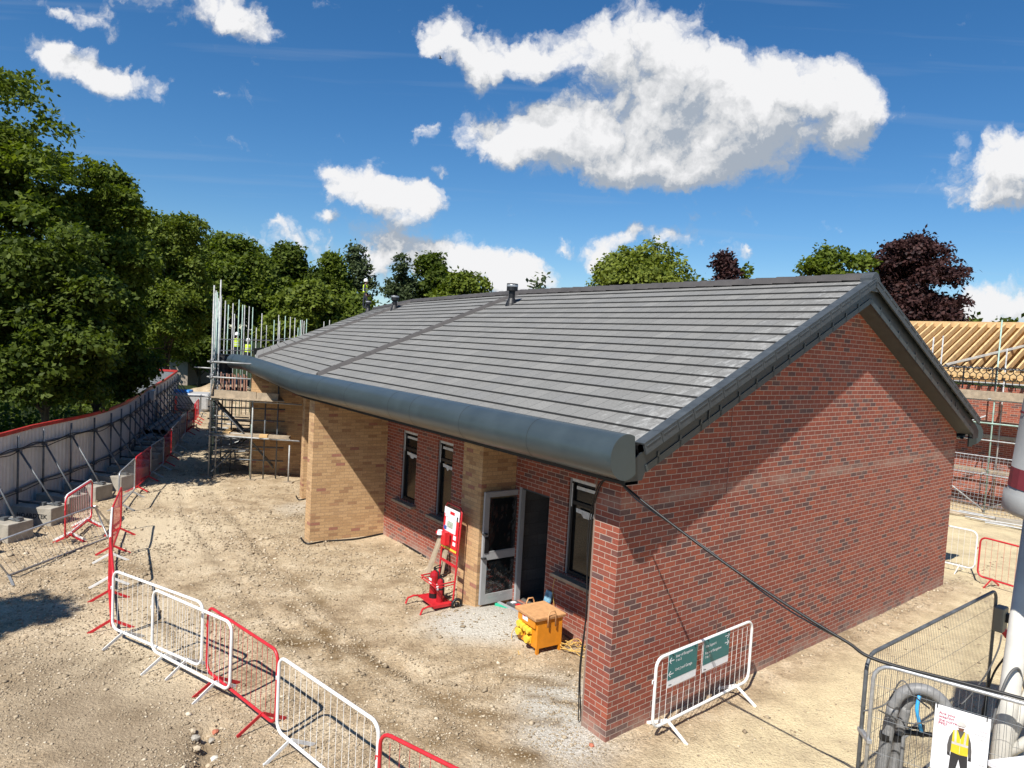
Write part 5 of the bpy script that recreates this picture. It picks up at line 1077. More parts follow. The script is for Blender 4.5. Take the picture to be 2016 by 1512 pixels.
for v0 in (.0, .8): stube(SC(.1, v0, .2), SC(1.6, v0+1.6, 1.45), 'brace', DGALV)
for v in (.4, 1.6, 2.8, 4.0, 5.2):
    for z in (1.42, 2.62): stube(SC(-.1, v, z+.05), SC(1.5, v, z+.05), 'transom', SCAF)
for k in range(5): mb = MB(); mb.box(SC(.22+.24*k, 5.0, 2.72), (.225, 9.5, .038), (ux, uy, Z3)); mb.build('scaffold_board', WOOD, SFD, off=SO)
for (u0, u1, z) in ((.12, 1.55, 2.83), (1.57, 2.3, 2.82)): mb = MB(); mb.bar(SC(u0, -.07, z), SC(u1, -.05, z), .038, .225); mb.build('toe_board', WOOD, SFD, off=SO)
mb = MB(); mb.bar(SC(.03, -.05, 2.83), SC(.03, 4, 2.83), .038, .225); mb.build('toe_board', WOOD, SFD, off=SO)
for k in range(-1, 8): mb = MB(); mb.box(SC(1.25, .12+.24*k, 2.70), (2.5, .232, .038), (ux, uy, Z3)); mb.build('scaffold_board', WOOD, SFD, off=SO)
for k in (0, 1, 2, 3, 4, 5): mb = MB(); mb.box(SC(1.45, .12+.24*k, 1.46), (2.6, .225, .038), (ux, uy, Z3)); mb.build('scaffold_board', WOOD, SFD, off=SO)
mb = MB(); mb.bar(SC(.55, .2, 1.50), SC(.80, 1.5, 1.50), .22, .04); mb.build('scaffold_board', TIMBER, SFD, off=SO)
for k, (u0, u1) in enumerate(((1.72, 2.0), (2.05, 2.75))): mb = MB(); mb.bar(SC(u0, .05, 1.50), SC(u1, .1, 1.50), .2, .10); mb.build('scaffold_board', WOOD if k else TIMBER, SFD, off=SO)
for k in range(4):
    mb = MB(); q = [SC(0, 0, .0), SC(1.45, 0, 0), SC(2.75, .1, 0), SC(.22, .15, 0)][k]; mb.box(q+Z3*.02, (.32, .22, .045)); mb.build('sole_board', WOOD, SFD, off=SO)
for z in (1.42, 2.62, 3.35, 3.85):
    for q in (SC(0, 0, z), SC(.22, .15, z), SC(0, 1.25, z)): mb = MB(); mb.box(q, (.11, .11, .09)); mb.build('coupler', DGALV, SFD, off=SO)
for (u, v, z) in ((.75, 1.25, 2.7), (1.45, 1.9, 2.7), (2.3, 1.5, 2.7), (.4, .8, 2.9), (1.9, .35, 2.75)): stube(SC(u, v, 0), SC(u, v, z), 'standard', DGALV)
for z in (.55, 1.0, 1.9, 2.3): stube(SC(-.1, .55, z), SC(2.6, .75, z+.05), 'ledger', DGALV)
for v0 in (.6, 1.1): stube(SC(.2, v0, 2.5), SC(2.3, v0+.3, .3), 'brace', DGALV)
# lower-level tubes stacked in the bay
r2 = random.Random(11)
for k in range(16): stube(SC(.1+.08*r2.random(), .6+.55*k*.7, .5+.75*r2.random()), SC(1.6+.3*r2.random(), .7+.55*k*.7+.4*r2.random(), .5+.75*r2.random()), 'transom', SCAF)
# rear scaffold along the far roofs: free-standing row of uprights
RO = PD(540, 720, 40)*np.array([1, 1, 0]); RS = thing('scaffold', 'row of bare scaffold uprights beyond the far end of the roof', 'scaffold', RO)
for i, (px, py, dep) in enumerate([(428, 575, 31), (436, 582, 33), (444, 592, 35), (450, 600, 37), (459, 597, 38), (462, 618, 39), (478, 600, 40), (482, 601, 41), (491, 603, 41), (498, 605, 42), (516, 617, 43), (525, 640, 43), (540, 630, 44), (549, 620, 44), (551, 632, 45), (562, 622, 46), (572, 624, 46), (581, 626, 47), (592, 630, 48), (595, 630, 48), (599, 632, 49), (604, 628, 49), (638, 633, 50), (649, 630, 51), (471, 590, 40), (505, 645, 42), (489, 648, 41), (587, 645, 48)]):
    tp = PD(px, py, dep); mb = MB(); mb.tube([tp*np.array([1, 1, 0]), tp], .028, 6); mb.build('standard', SCAFG if i % 3 == 0 else SCAF, RS, smooth=True, off=RO)
for (a, b) in (((430, 668, 33), (600, 672, 47)), ((428, 690, 33), (560, 690, 46)), ((545, 668, 44), (605, 664, 48))): mb = MB(); mb.tube([PD(*a), PD(*b)], .027, 6); mb.build('ledger', SCAF, RS, off=RO)
q0, q1 = PD(430, 712, 33), PD(600, 705, 47); mb = MB(); mb.bar(q0, q1, .9, .05); mb.build('scaffold_board', WOOD, RS, off=RO)
q0, q1 = PD(500, 692, 38), PD(560, 687, 42); mb = MB(); mb.bar(q0, q1, .05, .35); mb.build('debris_net', BLK, RS, off=RO)
# loaded tiles on the lift
o = SC(.75, 3.0, 2.76); t = thing('tile_stack', 'stacked reddish clay tiles standing on the scaffold lift', 'roof tiles', o)
for i in range(5):
    for j in range(3):
        mb = MB(); mb.box(o + ux*(.22*(i-2)) + uy*(.5*j-.4) + Z3*(.25+.25*(j % 2)*0), (.05, .40, .50+.05*((i+j) % 3)), (ux, uy, Z3)); mb.box(o + ux*(.22*(i-2)+.09) + uy*(.5*j-.4) + Z3*.24, (.05, .42, .48), (ux, uy, Z3)); mb.build('tile_bundle', REDTILE, t, off=o, bevel=.008)
o = SC(.6, .35, 2.76); t = thing('black_sheeting', 'crumpled black sheeting on the scaffold lift', 'sheeting', o); mb = MB()
r2 = random.Random(3); mb.tube([o + ux*(k*.12-.4) + uy*(.1*r2.uniform(-1, 1)) + Z3*(.05+.04*r2.random()) for k in range(8)], [.04, .09, .07, .10, .08, .11, .07, .03], 7); mb.build('folded_sheet', BLK, t, off=o)
o = PD(441, 712, 28.5); t = thing('cable_drum', 'black cable drum behind the end of the eaves casing', 'drum', o); mb = MB(); mb.lathe([(.0, -.75), (.31, -.75), (.34, -.6), (.31, -.3), (.34, .1), (.31, .25), (.33, .30), (0, .30)], o, 18); mb.build('coil', BLK, t, off=o); mb = MB(); mb.lathe([(.345, .0), (.345, .06)], o, 18); mb.lathe([(.345, -.5), (.345, -.45)], o, 18); mb.build('strap', GALV, t, off=o)
# ------------------------------------------------------------------ workers
def person(loc, rz, label, back, step=.06):
    t = thing('person', label, 'person', loc, rz)
    me = bpy.data.meshes.new('body'); bm = bmesh.new(); sk = bm.verts.layers.skin.verify(); V = {}
    def v(n, co, r): x = bm.verts.new(co); x[sk].radius = (r, r) if not isinstance(r, tuple) else r; V[n] = x; return x
    v('pelvis', (0, 0, .95), (.15, .11)); v('waist', (0, .01, 1.10), (.14, .10)); v('chest', (0, .02, 1.32), (.17, .12)); v('neck0', (0, .01, 1.47), .07); v('neck', (0, .0, 1.52), .055); v('chin', (0, -.03, 1.58), .075); v('head', (0, -.01, 1.66), .095); v('crown', (0, 0, 1.74), .07)
    E_ = [('pelvis', 'waist'), ('waist', 'chest'), ('chest', 'neck0'), ('neck0', 'neck'), ('neck', 'chin'), ('chin', 'head'), ('head', 'crown')]
    for s, f in ((-1, 1), (1, -1)):
        n = 'l' if s < 0 else 'r'
        v('hip'+n, (s*.09, 0, .90), .10); v('knee'+n, (s*.10, -step*f-.02, .50), .065); v('ank'+n, (s*.11, -step*f*.6+.03, .09), .045); v('toe'+n, (s*.12, -step*f*.6-.16, .04), .04)
        v('sh'+n, (s*.19, .02, 1.42), .07); v('el'+n, (s*.26, .04, 1.14), .05); v('wr'+n, (s*.24, -.10+.05*f, .92), .034); v('pa'+n, (s*.235, -.13+.05*f, .85), .036)
        E_ += [('pelvis', 'hip'+n), ('hip'+n, 'knee'+n), ('knee'+n, 'ank'+n), ('ank'+n, 'toe'+n), ('chest', 'sh'+n), ('sh'+n, 'el'+n), ('el'+n, 'wr'+n), ('wr'+n, 'pa'+n)]
        for k in range(4):
            dx = (k-1.5)*.02; v('f%d%s' % (k, n), (s*.235+dx*.4, -.15+.05*f+dx, .80), .010); v('g%d%s' % (k, n), (s*.225+dx*.4, -.165+.05*f+dx, .755+.006*abs(k-1.5)), .008); E_ += [('pa'+n, 'f%d%s' % (k, n)), ('f%d%s' % (k, n), 'g%d%s' % (k, n))]
        v('th'+n, (s*.215, -.175+.05*f, .84), .010); E_.append(('pa'+n, 'th'+n))
    for a, b in E_: bm.edges.new((V[a], V[b]))
    bm.to_mesh(me); bm.free(); o = bpy.data.objects.new('body', me); COL.objects.link(o); o.parent = t
    me.skin_vertices[0].data[0].use_root = True
    o.modifiers.new('skin', 'SKIN').use_smooth_shade = True; ss = o.modifiers.new('sub', 'SUBSURF'); ss.levels = ss.render_levels = 1
    dg = bpy.context.evaluated_depsgraph_get(); m2 = bpy.data.meshes.new_from_object(o.evaluated_get(dg)); o.modifiers.clear(); o.data = m2
    m2.materials.clear(); m2.materials.append(NAVY); m2.materials.append(SKIN)
    for p in m2.polygons:
        z = p.center.z; p.material_index = 1 if (z > 1.5 or (z < .90 and abs(p.center.x) > .19)) else 0
    mb = MB(); mb.lathe([(.125, 1.66), (.128, 1.70), (.115, 1.78), (.07, 1.83), (0, 1.845)], (0, 0, 0), 18); mb.lathe([(.125, 1.665), (.155, 1.66), (.125, 1.675)], (0, -.015, 0), 18); mb.build('helmet', HELM, t, smooth=True)
    mb = MB()
    rings = [(1.00, .185, .145), (1.2, .175, .14), (1.36, .20, .15), (1.46, .17, .12)]
    for k in range(len(rings)-1):
        for j in range(16):
            f = lambda q, jj: (rings[q][1]*math.cos(2*math.pi*jj/16), .015+rings[q][2]*math.sin(2*math.pi*jj/16), rings[q][0]); mb.quad([f(k, j), f(k, j+1), f(k+1, j+1), f(k+1, j)])
    mb.build('hi_vis_vest', HIVIS, t, smooth=True)
    mb = MB(); mb.lathe([(.0, 0), (0, 0)], (0, 0, 0), 3) if 0 else None
    for z in (1.08, 1.2):
        mb = MB()
        for j in range(16):
            f = lambda jj, zz: (.192*math.cos(2*math.pi*jj/16), .015+.152*math.sin(2*math.pi*jj/16), zz); mb.quad([f(j, z), f(j+1, z), f(j+1, z+.05), f(j, z+.05)])
        mb.build('reflective_band', REFL, t)
    mb = MB()
    for sx in (-.03, .03): mb.lathe([(0, -.012), (.012, 0), (0, .012)], (sx, -.102, 1.655), 6)
    mb.tube([(-.025, -.105, 1.585), (.025, -.105, 1.585)], .006, 5); mb.tube([(0, -.10, 1.65), (0, -.122, 1.615)], .010, 5); mb.build('face', PSK, t)
    return t
h3 = PD(718, 608, 43.5); person(h3, R_(95), 'person in white helmet and dark jacket with hi-vis walking on the far roof ridge', 0, .12)
h1 = PD(467, 655, 41); person(h1 - Z3*1.80, R_(190), 'person in hi-vis yellow vest and white helmet at the roof end, nearest the casing', 0)
h2 = PD(489, 667, 43); person(h2 - Z3*1.80, R_(200), 'person in hi-vis yellow bending lower, right of the standing worker at the roof end', 0)

# ------------------------------------------------------------------ unfinished house behind the gable, with its scaffold
bq = np.array([17.6, 26.2, 0]); bd = dr(-40); bnm = np.array([-bd[1], bd[0], 0]); bnm = bnm if bnm @ (-bq) > 0 else -bnm
HB = thing('unfinished_house', 'unfinished red brick house with bare pale timber rafters', 'building', bq)
BQ = lambda u, v, z: bq + bd*u - bnm*v + Z3*z
mb = MB(); wall_grid(mb, BQ(-14, 0, 0), bd, 30, -.3, 4.4, [], nd=-bnm); mb.build('wall', RED, HB, off=bq)
mb = MB(); mb.quad([BQ(16, 0, -.3), BQ(16, 8, -.3), BQ(16, 8, 4.4), BQ(16, 4, 6.5), BQ(16, 0, 4.4)], [(0, -.3), (8, -.3), (8, 4.4), (4, 6.5), (0, 4.4)]); mb.build('wall', RED, HB, off=bq)
EZ, RZ = 4.95, 6.85; nr = 0
u = -9.0
while u < 12:
    mb = MB(); mb.bar(BQ(u, -.55, EZ-.12), BQ(u, 4.2, RZ), .07, .22); mb.build('rafter', TIMBER, HB, off=bq); u += .34; nr += 1
mb = MB(); mb.quad([BQ(-14, 4.3, RZ), BQ(16, 4.3, RZ), BQ(16, 8.8, EZ-.1), BQ(-14, 8.8, EZ-.1)]); mb.build('roof_sheathing', mat('ply_sheathing', (.55, .36, .17), .8, var=.2, vs=3), HB, off=bq)
mb = MB(); mb.bar(BQ(-14, 4.25, RZ+.05), BQ(16, 4.25, RZ+.05), .05, .24); mb.build('ridge_board', TIMBER, HB, off=bq)
mb = MB(); mb.bar(BQ(-14, 0, EZ-.25), BQ(16, 0, EZ-.25), .12, .08); mb.bar(BQ(-14, -.58, EZ-.1), BQ(16, -.58, EZ-.1), .03, .2); mb.build('wall_plate', TIMBER, HB, off=bq)
mb = MB(); mb.quad([BQ(-14, .3, EZ-.4), BQ(16, .3, EZ-.4), BQ(16, 8, EZ-.4), BQ(-14, 8, EZ-.4)]); mb.build('ceiling_board', mat('osb_board', (.36, .22, .10), .8, var=.3), HB, off=bq)
mb = MB(); mb.bar(BQ(1.4, -.4, EZ+.16), BQ(-2.6, 4.0, RZ+.10), .12, .07); mb.build('diagonal_brace', mat('pale_grey_timber', (.40, .38, .34), .8), HB, off=bq)
mb = MB(); mb.bar(BQ(-2.4, -.02, 2.55), BQ(1.9, -.02, 2.55), .05, .14); mb.build('lintel', CONC, HB, off=bq)
so2 = P(1937, 1010)*np.array([1, 1, 0]); S2 = thing('scaffold', 'tube scaffold with plank lift in front of the unfinished house', 'scaffold', so2)
sv = float((so2-bq) @ -bnm); su = float((so2-bq) @ bd)
def s2(u, v, z): return so2 + bd*u - bnm*v + Z3*z
def st2(a, b, nm, m=SCAF): mb = MB(); mb.tube([a, b], .026, 7); mb.build(nm, m, S2, smooth=True, off=so2)
for k in range(-4, 6):
    st2(s2(2.1*k, 0, 0), s2(2.1*k, 0, [6.75, 6.1, 6.9, 6.4, 5.9][k % 5]), 'standard', SCAFG if k % 3 == 0 else SCAF); st2(s2(2.1*k+.1, 1.2, 0), s2(2.1*k+.1, 1.2, [5.8, 6.2, 5.2, 6.0, 5.5][k % 5]), 'standard')
for z in (1.35, 2.55, 3.15, 3.95, 4.55, 5.05): st2(s2(-9, -.03, z), s2(11, -.03, z), 'ledger', SCAFG if z in (3.15,) else SCAF)
for k in range(-4, 6):
    for z in (1.35, 3.95): st2(s2(2.1*k+.1, -.3, z+.05), s2(2.1*k+.1, 1.3, z+.05), 'transom')
st2(s2(0, -.05, .1), s2(2.0, -.05, 1.4), 'brace'); st2(s2(0, -.05, .1), s2(-2.0, -.05, 1.4), 'brace'); st2(s2(2.0, -.05, 2.5), s2(.2, -.05, 3.4), 'brace')
mb = MB(); mb.bar(s2(-9, -.06, 4.12), s2(11, -.06, 4.12), .04, .30); mb.build('toe_board', WOOD, S2, off=so2)
for k in range(4): mb = MB(); mb.box(s2(1, .15+.25*k, 4.0), (20, .23, .04), (bd, bnm, Z3)); mb.build('scaffold_board', WOOD, S2, off=so2)
for k in range(3): mb = MB(); mb.box(s2(1, .2+.3*k, 1.42), (20, .23, .04), (bd, bnm, Z3)); mb.build('scaffold_board', WOOD, S2, off=so2)
# black plastic brick guard: honeycomb of short bars
mb = MB()
for i in range(-40, 46):
    x = i*.2
    for r_ in range(4):
        z = 4.32+.2*r_ ; o_ = .1*(r_ % 2)
        mb.bar(s2(x+o_, -.08, z), s2(x+o_, -.08, z+.12), .025, .012, up=bnm); mb.bar(s2(x+o_, -.08, z+.12), s2(x+o_+.1, -.08, z+.2), .025, .012, up=bnm); mb.bar(s2(x+o_, -.08, z+.12), s2(x+o_-.1, -.08, z+.2), .025, .012, up=bnm)
for i in range(-9, 10): mb.bar(s2(i, -.08, 4.3), s2(i, -.08, 5.1), .05, .014, up=bnm)
mb.build('brick_guard', BLK, S2, off=so2)
for (uu, lab) in ((-.9, 0), (1.3, 1)):
    for z in (3.95, 2.55):
        mb = MB(); mb.box(s2(uu, -.05, z), (.12, .12, .1)); mb.build('coupler', GALV, S2, off=so2)
# fallen mesh panel, spare tubes and rubble at its foot
o = s2(.5, -.5, 0); t = thing('mesh_fence', 'grey square mesh panels standing at the foot of the rear scaffold', 'fence', o)
mb = MB()
for k in range(75): mb.tube([o + bd*(k*.12-4) + Z3*.1, o + bd*(k*.12-4) - bnm*.3 + Z3*2.0], .005, 4, cap=False)
for k in range(16): mb.tube([o - bd*4 + Z3*(.1+.12*k) - bnm*(.3*k/16), o + bd*5 + Z3*(.1+.12*k) - bnm*(.3*k/16)], .005, 4, cap=False)
mb.build('wire_mesh', GALV, t, off=o); mb = MB(); mb.tube([o - bd*4 - bnm*.3 + Z3*2, o + bd*5 - bnm*.3 + Z3*2], .02, 6); mb.build('top_rail', GALV, t, off=o)
r2 = random.Random(8)
for k in range(16):
    q = s2(r2.uniform(-3, 4), -.7-r2.uniform(0, 1.1), .04+.03*r2.random()); a_ = r2.uniform(-.25, .25); d_ = dr(-40+math.degrees(a_)*1.2); ln = r2.uniform(1.5, 4)
    mb = MB(); mb.tube([q - d_*ln/2, q + d_*ln/2 + Z3*.02], .026, 6); o_ = mb.build('spare_tube', SCAF if k % 2 else WOOD, None); tag(o_, 'spare scaffold tube or pole lying in the heap at the foot of the rear scaffold', 'scaffold tube', 'loose tubes heaped by the rear scaffold')
mb = MB(); q = P(1995, 1032); mb.box(q+Z3*.07, (1.0, .3, .14), (dr(120), dr(30), Z3)); tag(mb.build('kerb_stone', CONC, None, bevel=.01), 'pale kerb stone lying at the edge of the yellow stone', 'kerb stone')

# ------------------------------------------------------------------ heap, sheeted stack, far house
o = np.array([*P(372, 757, .6)[:2], 0]); o = PD(372, 757, 42); o[2] = 0; t = thing('sheeted_stack', 'pallet stack under grey sheeting with a blue tarpaulin by the far hoarding', 'stack', o)
mb = MB(); mb.box(o+Z3*.55, (2.6, 1.6, 1.0), (dr(80), dr(-10), Z3)); mb.build('grey_sheet', TARPG, t, off=o, bevel=.12); mb = MB(); mb.box(o+Z3*1.1+dr(80)*-.4, (1.1, .9, .16), (dr(80), dr(-10), Z3)); mb.build('blue_tarp', TARPB, t, off=o, bevel=.05)
o = PD(300, 700, 62)*np.array([1, 1, 0]); t = thing('far_house', 'grey roofed house half hidden by trees beyond the hoarding', 'house', o)
mb = MB(); mb.box(o+Z3*1.2, (9, 6, 2.6)); mb.build('wall', mat('far_render', (.30, .25, .2), .9), t, off=o); mb = MB(); a = o + Z3*2.4
mb.quad([a+np.array([-4.8, -3.3, 0]), a+np.array([4.8, -3.3, 0]), a+np.array([4.8, 0, 2.0]), a+np.array([-4.8, 0, 2.0])]); mb.quad([a+np.array([-4.8, 3.3, 0]), a+np.array([4.8, 3.3, 0]), a+np.array([4.8, 0, 2.0]), a+np.array([-4.8, 0, 2.0])]); mb.build('roof', GREYT, t, off=o)
mb = MB(); mb.box(o+np.array([-.2, -1.5, 3.6]), (.5, .5, 2.0)); mb.build('chimney', MATS['far_render'], t, off=o)

# ------------------------------------------------------------------ trees
def leafmat(name, c0, c1, trans=.35):
    m, N, L, b = nodes_of(name); ge = N.new('ShaderNodeNewGeometry'); r = N.new('ShaderNodeValToRGB'); e = r.color_ramp.elements
    e[0].color = (*c0, 1); e[1].color = (*c1, 1); L.new(ge.outputs['Random Per Island'], r.inputs[0]); L.new(r.outputs[0], b.inputs['Base Color']); b.inputs['Roughness'].default_value = .6; b.inputs['Specular IOR Level'].default_value = .18
    tr = N.new('ShaderNodeBsdfTranslucent'); hs = N.new('ShaderNodeHueSaturation'); hs.inputs['Value'].default_value = 1.25; hs.inputs['Saturation'].default_value = 1.1; L.new(r.outputs[0], hs.inputs['Color']); L.new(hs.outputs[0], tr.inputs['Color'])
    mx = N.new('ShaderNodeMixShader'); mx.inputs[0].default_value = trans; L.new(b.outputs[0], mx.inputs[1]); L.new(tr.outputs[0], mx.inputs[2]); L.new(mx.outputs[0], N['Material Output'].inputs[0]); return m
LM = {'dark': leafmat('leaf_dark', (.034, .056, .008), (.120, .160, .022), .42), 'mid': leafmat('leaf_mid', (.048, .076, .009), (.155, .200, .026), .42), 'lime': leafmat('leaf_lime', (.085, .115, .016), (.20, .235, .035)),
      'yel': leafmat('leaf_yellowgreen', (.06, .09, .010), (.165, .205, .028)), 'grey': leafmat('leaf_greygreen', (.04, .06, .025), (.10, .13, .055)), 'purple': leafmat('leaf_purple', (.022, .010, .011), (.075, .034, .030), .2), 'grass': leafmat('grass_blade', (.05, .085, .012), (.16, .22, .04))}
def leaves(lobes, n, ls, seed, up=.5):
    g = np.random.default_rng(seed); lob = np.array(lobes, float); w = lob[:, 3]**2*lob[:, 4]; m = max(40, n//11); k = g.choice(len(lob), m, p=w/w.sum())
    d = g.normal(size=(m, 3)); d /= np.linalg.norm(d, axis=1)[:, None]; d[:, 2] = np.where(d[:, 2] < -.12, -d[:, 2], d[:, 2])
    rr = (.72+.36*g.random(m)**.8)*(1+.20*np.sin(d[:, 0]*6+k*1.7)*np.cos(d[:, 1]*7-k))
    c = lob[k, :3] + d*rr[:, None]*np.stack([lob[k, 3], lob[k, 3], lob[k, 4]], 1)
    nr = d*.7 + g.normal(size=(m, 3))*.45 + np.array([0, 0, up])
    i = np.repeat(np.arange(m), 11)[:n]; i = np.concatenate([i, g.integers(0, m, n-len(i))]); spread = ls*1.7
    off = g.normal(size=(n, 3))*spread; nn = nr[i]/np.linalg.norm(nr[i], axis=1)[:, None]; off -= nn*(off*nn).sum(1)[:, None]*.7
    c = c[i] + off; nrm = nn + g.normal(size=(n, 3))*.38; nrm /= np.linalg.norm(nrm, axis=1)[:, None]
    a = np.cross(nrm, g.normal(size=(n, 3))); a /= np.linalg.norm(a, axis=1)[:, None]; b = np.cross(nrm, a); s = ls*(.6+.8*g.random(n))
    return c, a*s[:, None], b*s[:, None]*.75
def tree(kind, label, px, ptop, hw, depth, zlo, col, n, ls, seed, nl=26, group=None, flat=.62, sparse=False, base=None, lobes_px=None, name='broadleaf_tree', cat='tree', lr=(.22, .44)):
    nl = int(nl*1.6); r2 = random.Random(seed); q = PD(px, ptop, depth); R = hw/FPX*depth; zt = q[2]; H = (zt-zlo)/2
    o = np.array([q[0], q[1], 0.]); t = thing(name, label, cat, o, 0, group)
    lobes = []
    for i in range(nl):
        th = r2.uniform(0, 2*math.pi); ph = math.asin(r2.uniform(-.75, 1)); k = r2.uniform(.5, .82); lrad = R*r2.uniform(*lr)
        cx, cy, cz = math.cos(th)*math.cos(ph), math.sin(th)*math.cos(ph), math.sin(ph)
        lobes.append((o[0]+cx*k*R, o[1]+cy*k*R, zlo+H + cz*(H-lrad*flat)*min(1, k+.22), lrad, lrad*flat*min(1.6, max(.7, H/R))))
    if lobes_px:
        for (x, y, rpx) in lobes_px:
            for dd in (-.5, .35): p = PD(x, y, depth + dd*R*r2.uniform(.3, 1)); rr = rpx/FPX*depth; lobes.append((*p, rr, rr*flat))
    for z_ in np.arange(zlo+R*.5, zt-R*.3, R*.45): lobes.append((o[0]+R*r2.uniform(-.35, .35)*(not sparse), o[1]+R*r2.uniform(-.3, .3), z_, R*(.46 if not sparse else .3), R*.4))
    lobes.append((o[0], o[1], zt-R*.22, R*.36, R*.24))
    c, a, b = leaves(lobes, n, ls, seed); keep = c[:, 2] > .15; quad_cloud('crown', c[keep]-o, a[keep], b[keep], LM[col], t)
    mb = MB(); tr = max(.06, R*.045 if not sparse else R*.04); mb.tube([o*0 + np.array([0, 0, -.2]), np.array([.05*R*r2.uniform(-1, 1), .05*R, zlo+H*.5]), np.array([.1*R*r2.uniform(-1, 1), 0, zlo+H*1.6])], [tr*1.3, tr, tr*.25], 8)
    for i in range(0, min(len(lobes), 16)):
        l = lobes[i]; z0 = max(zlo*.7, zlo+H*r2.uniform(.0, .9)*.8); e = np.array(l[:3])-o; z0 = min(z0, e[2]); m_ = np.array([e[0]*.5, e[1]*.5, z0+(e[2]-z0)*.65]); mb.tube([np.array([0, 0, z0]), m_, e], [tr*.5, tr*.3, tr*.08], 5)
    mb.build('trunk', BARK, t, smooth=True); return t
GT = 'trees beyond the hoarding'
tree('b', 'tall dark sycamore filling the left edge above the hoarding', -165, 132, 285, 23, 1.2, 'mid', 110000, .088, 1, nl=34, group=GT, lobes_px=[(0, 175, 55), (60, 215, 45), (95, 270, 48), (135, 320, 38), (60, 330, 60), (20, 440, 80), (55, 165, 30), (-30, 165, 60), (100, 360, 40)])
tree('b', 'round sycamore with upright top standing right of the tallest one', 212, 332, 78, 26, 2.0, 'mid', 57800, 0.086, 2, nl=26, group=GT, lobes_px=[(200, 350, 18), (235, 395, 34), (260, 430, 34), (170, 420, 50), (230, 500, 60), (270, 520, 40)])
tree('b', 'low leafy sycamore drooping over the hoarding at the left', 95, 500, 140, 20.5, 1.6, 'dark', 61200, 0.079, 3, nl=30, group=GT, lobes_px=[(150, 480, 45), (60, 520, 60), (190, 580, 50), (110, 620, 60), (20, 640, 60), (180, 690, 45)])
tree('b', 'dense low dark tree overhanging the middle of the hoarding', 190, 600, 95, 27, 1.2, 'dark', 40800, 0.090, 4, nl=24, group=GT)
tree('b', 'yellowish green tree behind the bend of the hoarding', 335, 425, 85, 47, 1.2, 'yel', 51000, 0.115, 5, nl=26, group=GT, lobes_px=[(300, 470, 50), (370, 450, 35), (280, 560, 55), (330, 600, 60)])
tree('b', 'broad domed dark tree behind the scaffold uprights', 450, 463, 108, 62, 1.0, 'mid', 51000, 0.173, 6, nl=30, group=GT)
tree('b', 'low green tree between the hoarding end and the scaffold', 345, 560, 90, 60, .6, 'mid', 34000, 0.144, 7, nl=24, group=GT)
tree('b', 'small leafy tree just left of the scaffold uprights', 395, 620, 60, 58, .5, 'dark', 22100, 0.137, 8, nl=18, group=GT)
tree('b', 'bushy tree with small pointed top right of the domed tree', 580, 490, 62, 66, 1, 'dark', 23800, 0.180, 9, nl=18, group=GT)
tree('b', 'bright green tree rising behind the bare uprights', 615, 555, 85, 58, .5, 'yel', 30600, 0.173, 10, nl=22, group=GT)
tree('b', 'mid green tree left of the poplar', 648, 505, 48, 68, 1, 'mid', 20400, 0.180, 11, nl=16, group=GT)
tree('b', 'thin open poplar behind the worker on the ridge', 703, 486, 40, 70, 2, 'grey', 7140, 0.173, 12, nl=20, group=GT, sparse=True, flat=1.0, lr=(.22, .34), name='poplar_tree')
tree('b', 'bush-like tree low behind the worker on the ridge', 690, 585, 80, 62, .5, 'mid', 23800, 0.173, 13, nl=18, group=GT)
tree('b', 'slim dark poplar between the two flues', 792, 502, 33, 70, 2, 'grey', 7140, 0.173, 14, nl=16, group=GT, sparse=True, flat=1.0, name='poplar_tree')
tree('b', 'dark rounded tree right of the slim poplar', 855, 503, 48, 72, 1, 'dark', 20400, 0.187, 15, nl=18, group=GT)
tree('b', 'light green tree sloping down behind the ridge', 905, 541, 72, 64, .5, 'yel', 22100, 0.180, 16, nl=18, group=GT)
GR = 'trees rising behind the bungalow ridge'
tree('b', 'tiny sparse treetop behind the middle of the ridge', 1068, 545, 28, 74, 2, 'grey', 900, .24, 17, nl=14, group=GR, sparse=True, flat=1.0)
tree('b', 'wide yellow-green dome of a tree behind the ridge', 1285, 484, 132, 52, 1, 'lime', 51000, 0.144, 18, nl=34, group=GR)
tree('b', 'small dark purple tree beside the yellow-green dome', 1428, 499, 42, 60, 1, 'purple', 15300, 0.158, 19, nl=16, group=GR)
tree('b', 'little green bush right of the small purple tree', 1470, 532, 20, 60, 3, 'yel', 1600, .2, 20, nl=10, group=GR, sparse=True)
tree('b', 'green tree left of the large copper tree', 1642, 494, 72, 44, 1, 'mid', 25500, 0.137, 21, nl=24, group=GR, lobes_px=[(1600, 530, 26), (1690, 522, 28)])
tree('b', 'large copper purple tree behind the unfinished house', 1800, 476, 88, 46, 1.5, 'purple', 51000, 0.130, 22, nl=30, group=GR, lobes_px=[(1725, 520, 26), (1760, 492, 22), (1850, 500, 24), (1882, 545, 24), (1890, 600, 20), (1720, 580, 24), (1800, 480, 20), (1865, 520, 20)])
tree('b', 'distant treetop just above the timber roof, nearer the copper tree', 1912, 636, 24, 80, 1, 'dark', 2500, .3, 23, nl=10, group=GR)
tree('b', 'distant treetop just above the timber roof, nearer the photo edge', 1982, 636, 26, 80, 1, 'dark', 2500, .3, 24, nl=10, group=GR)
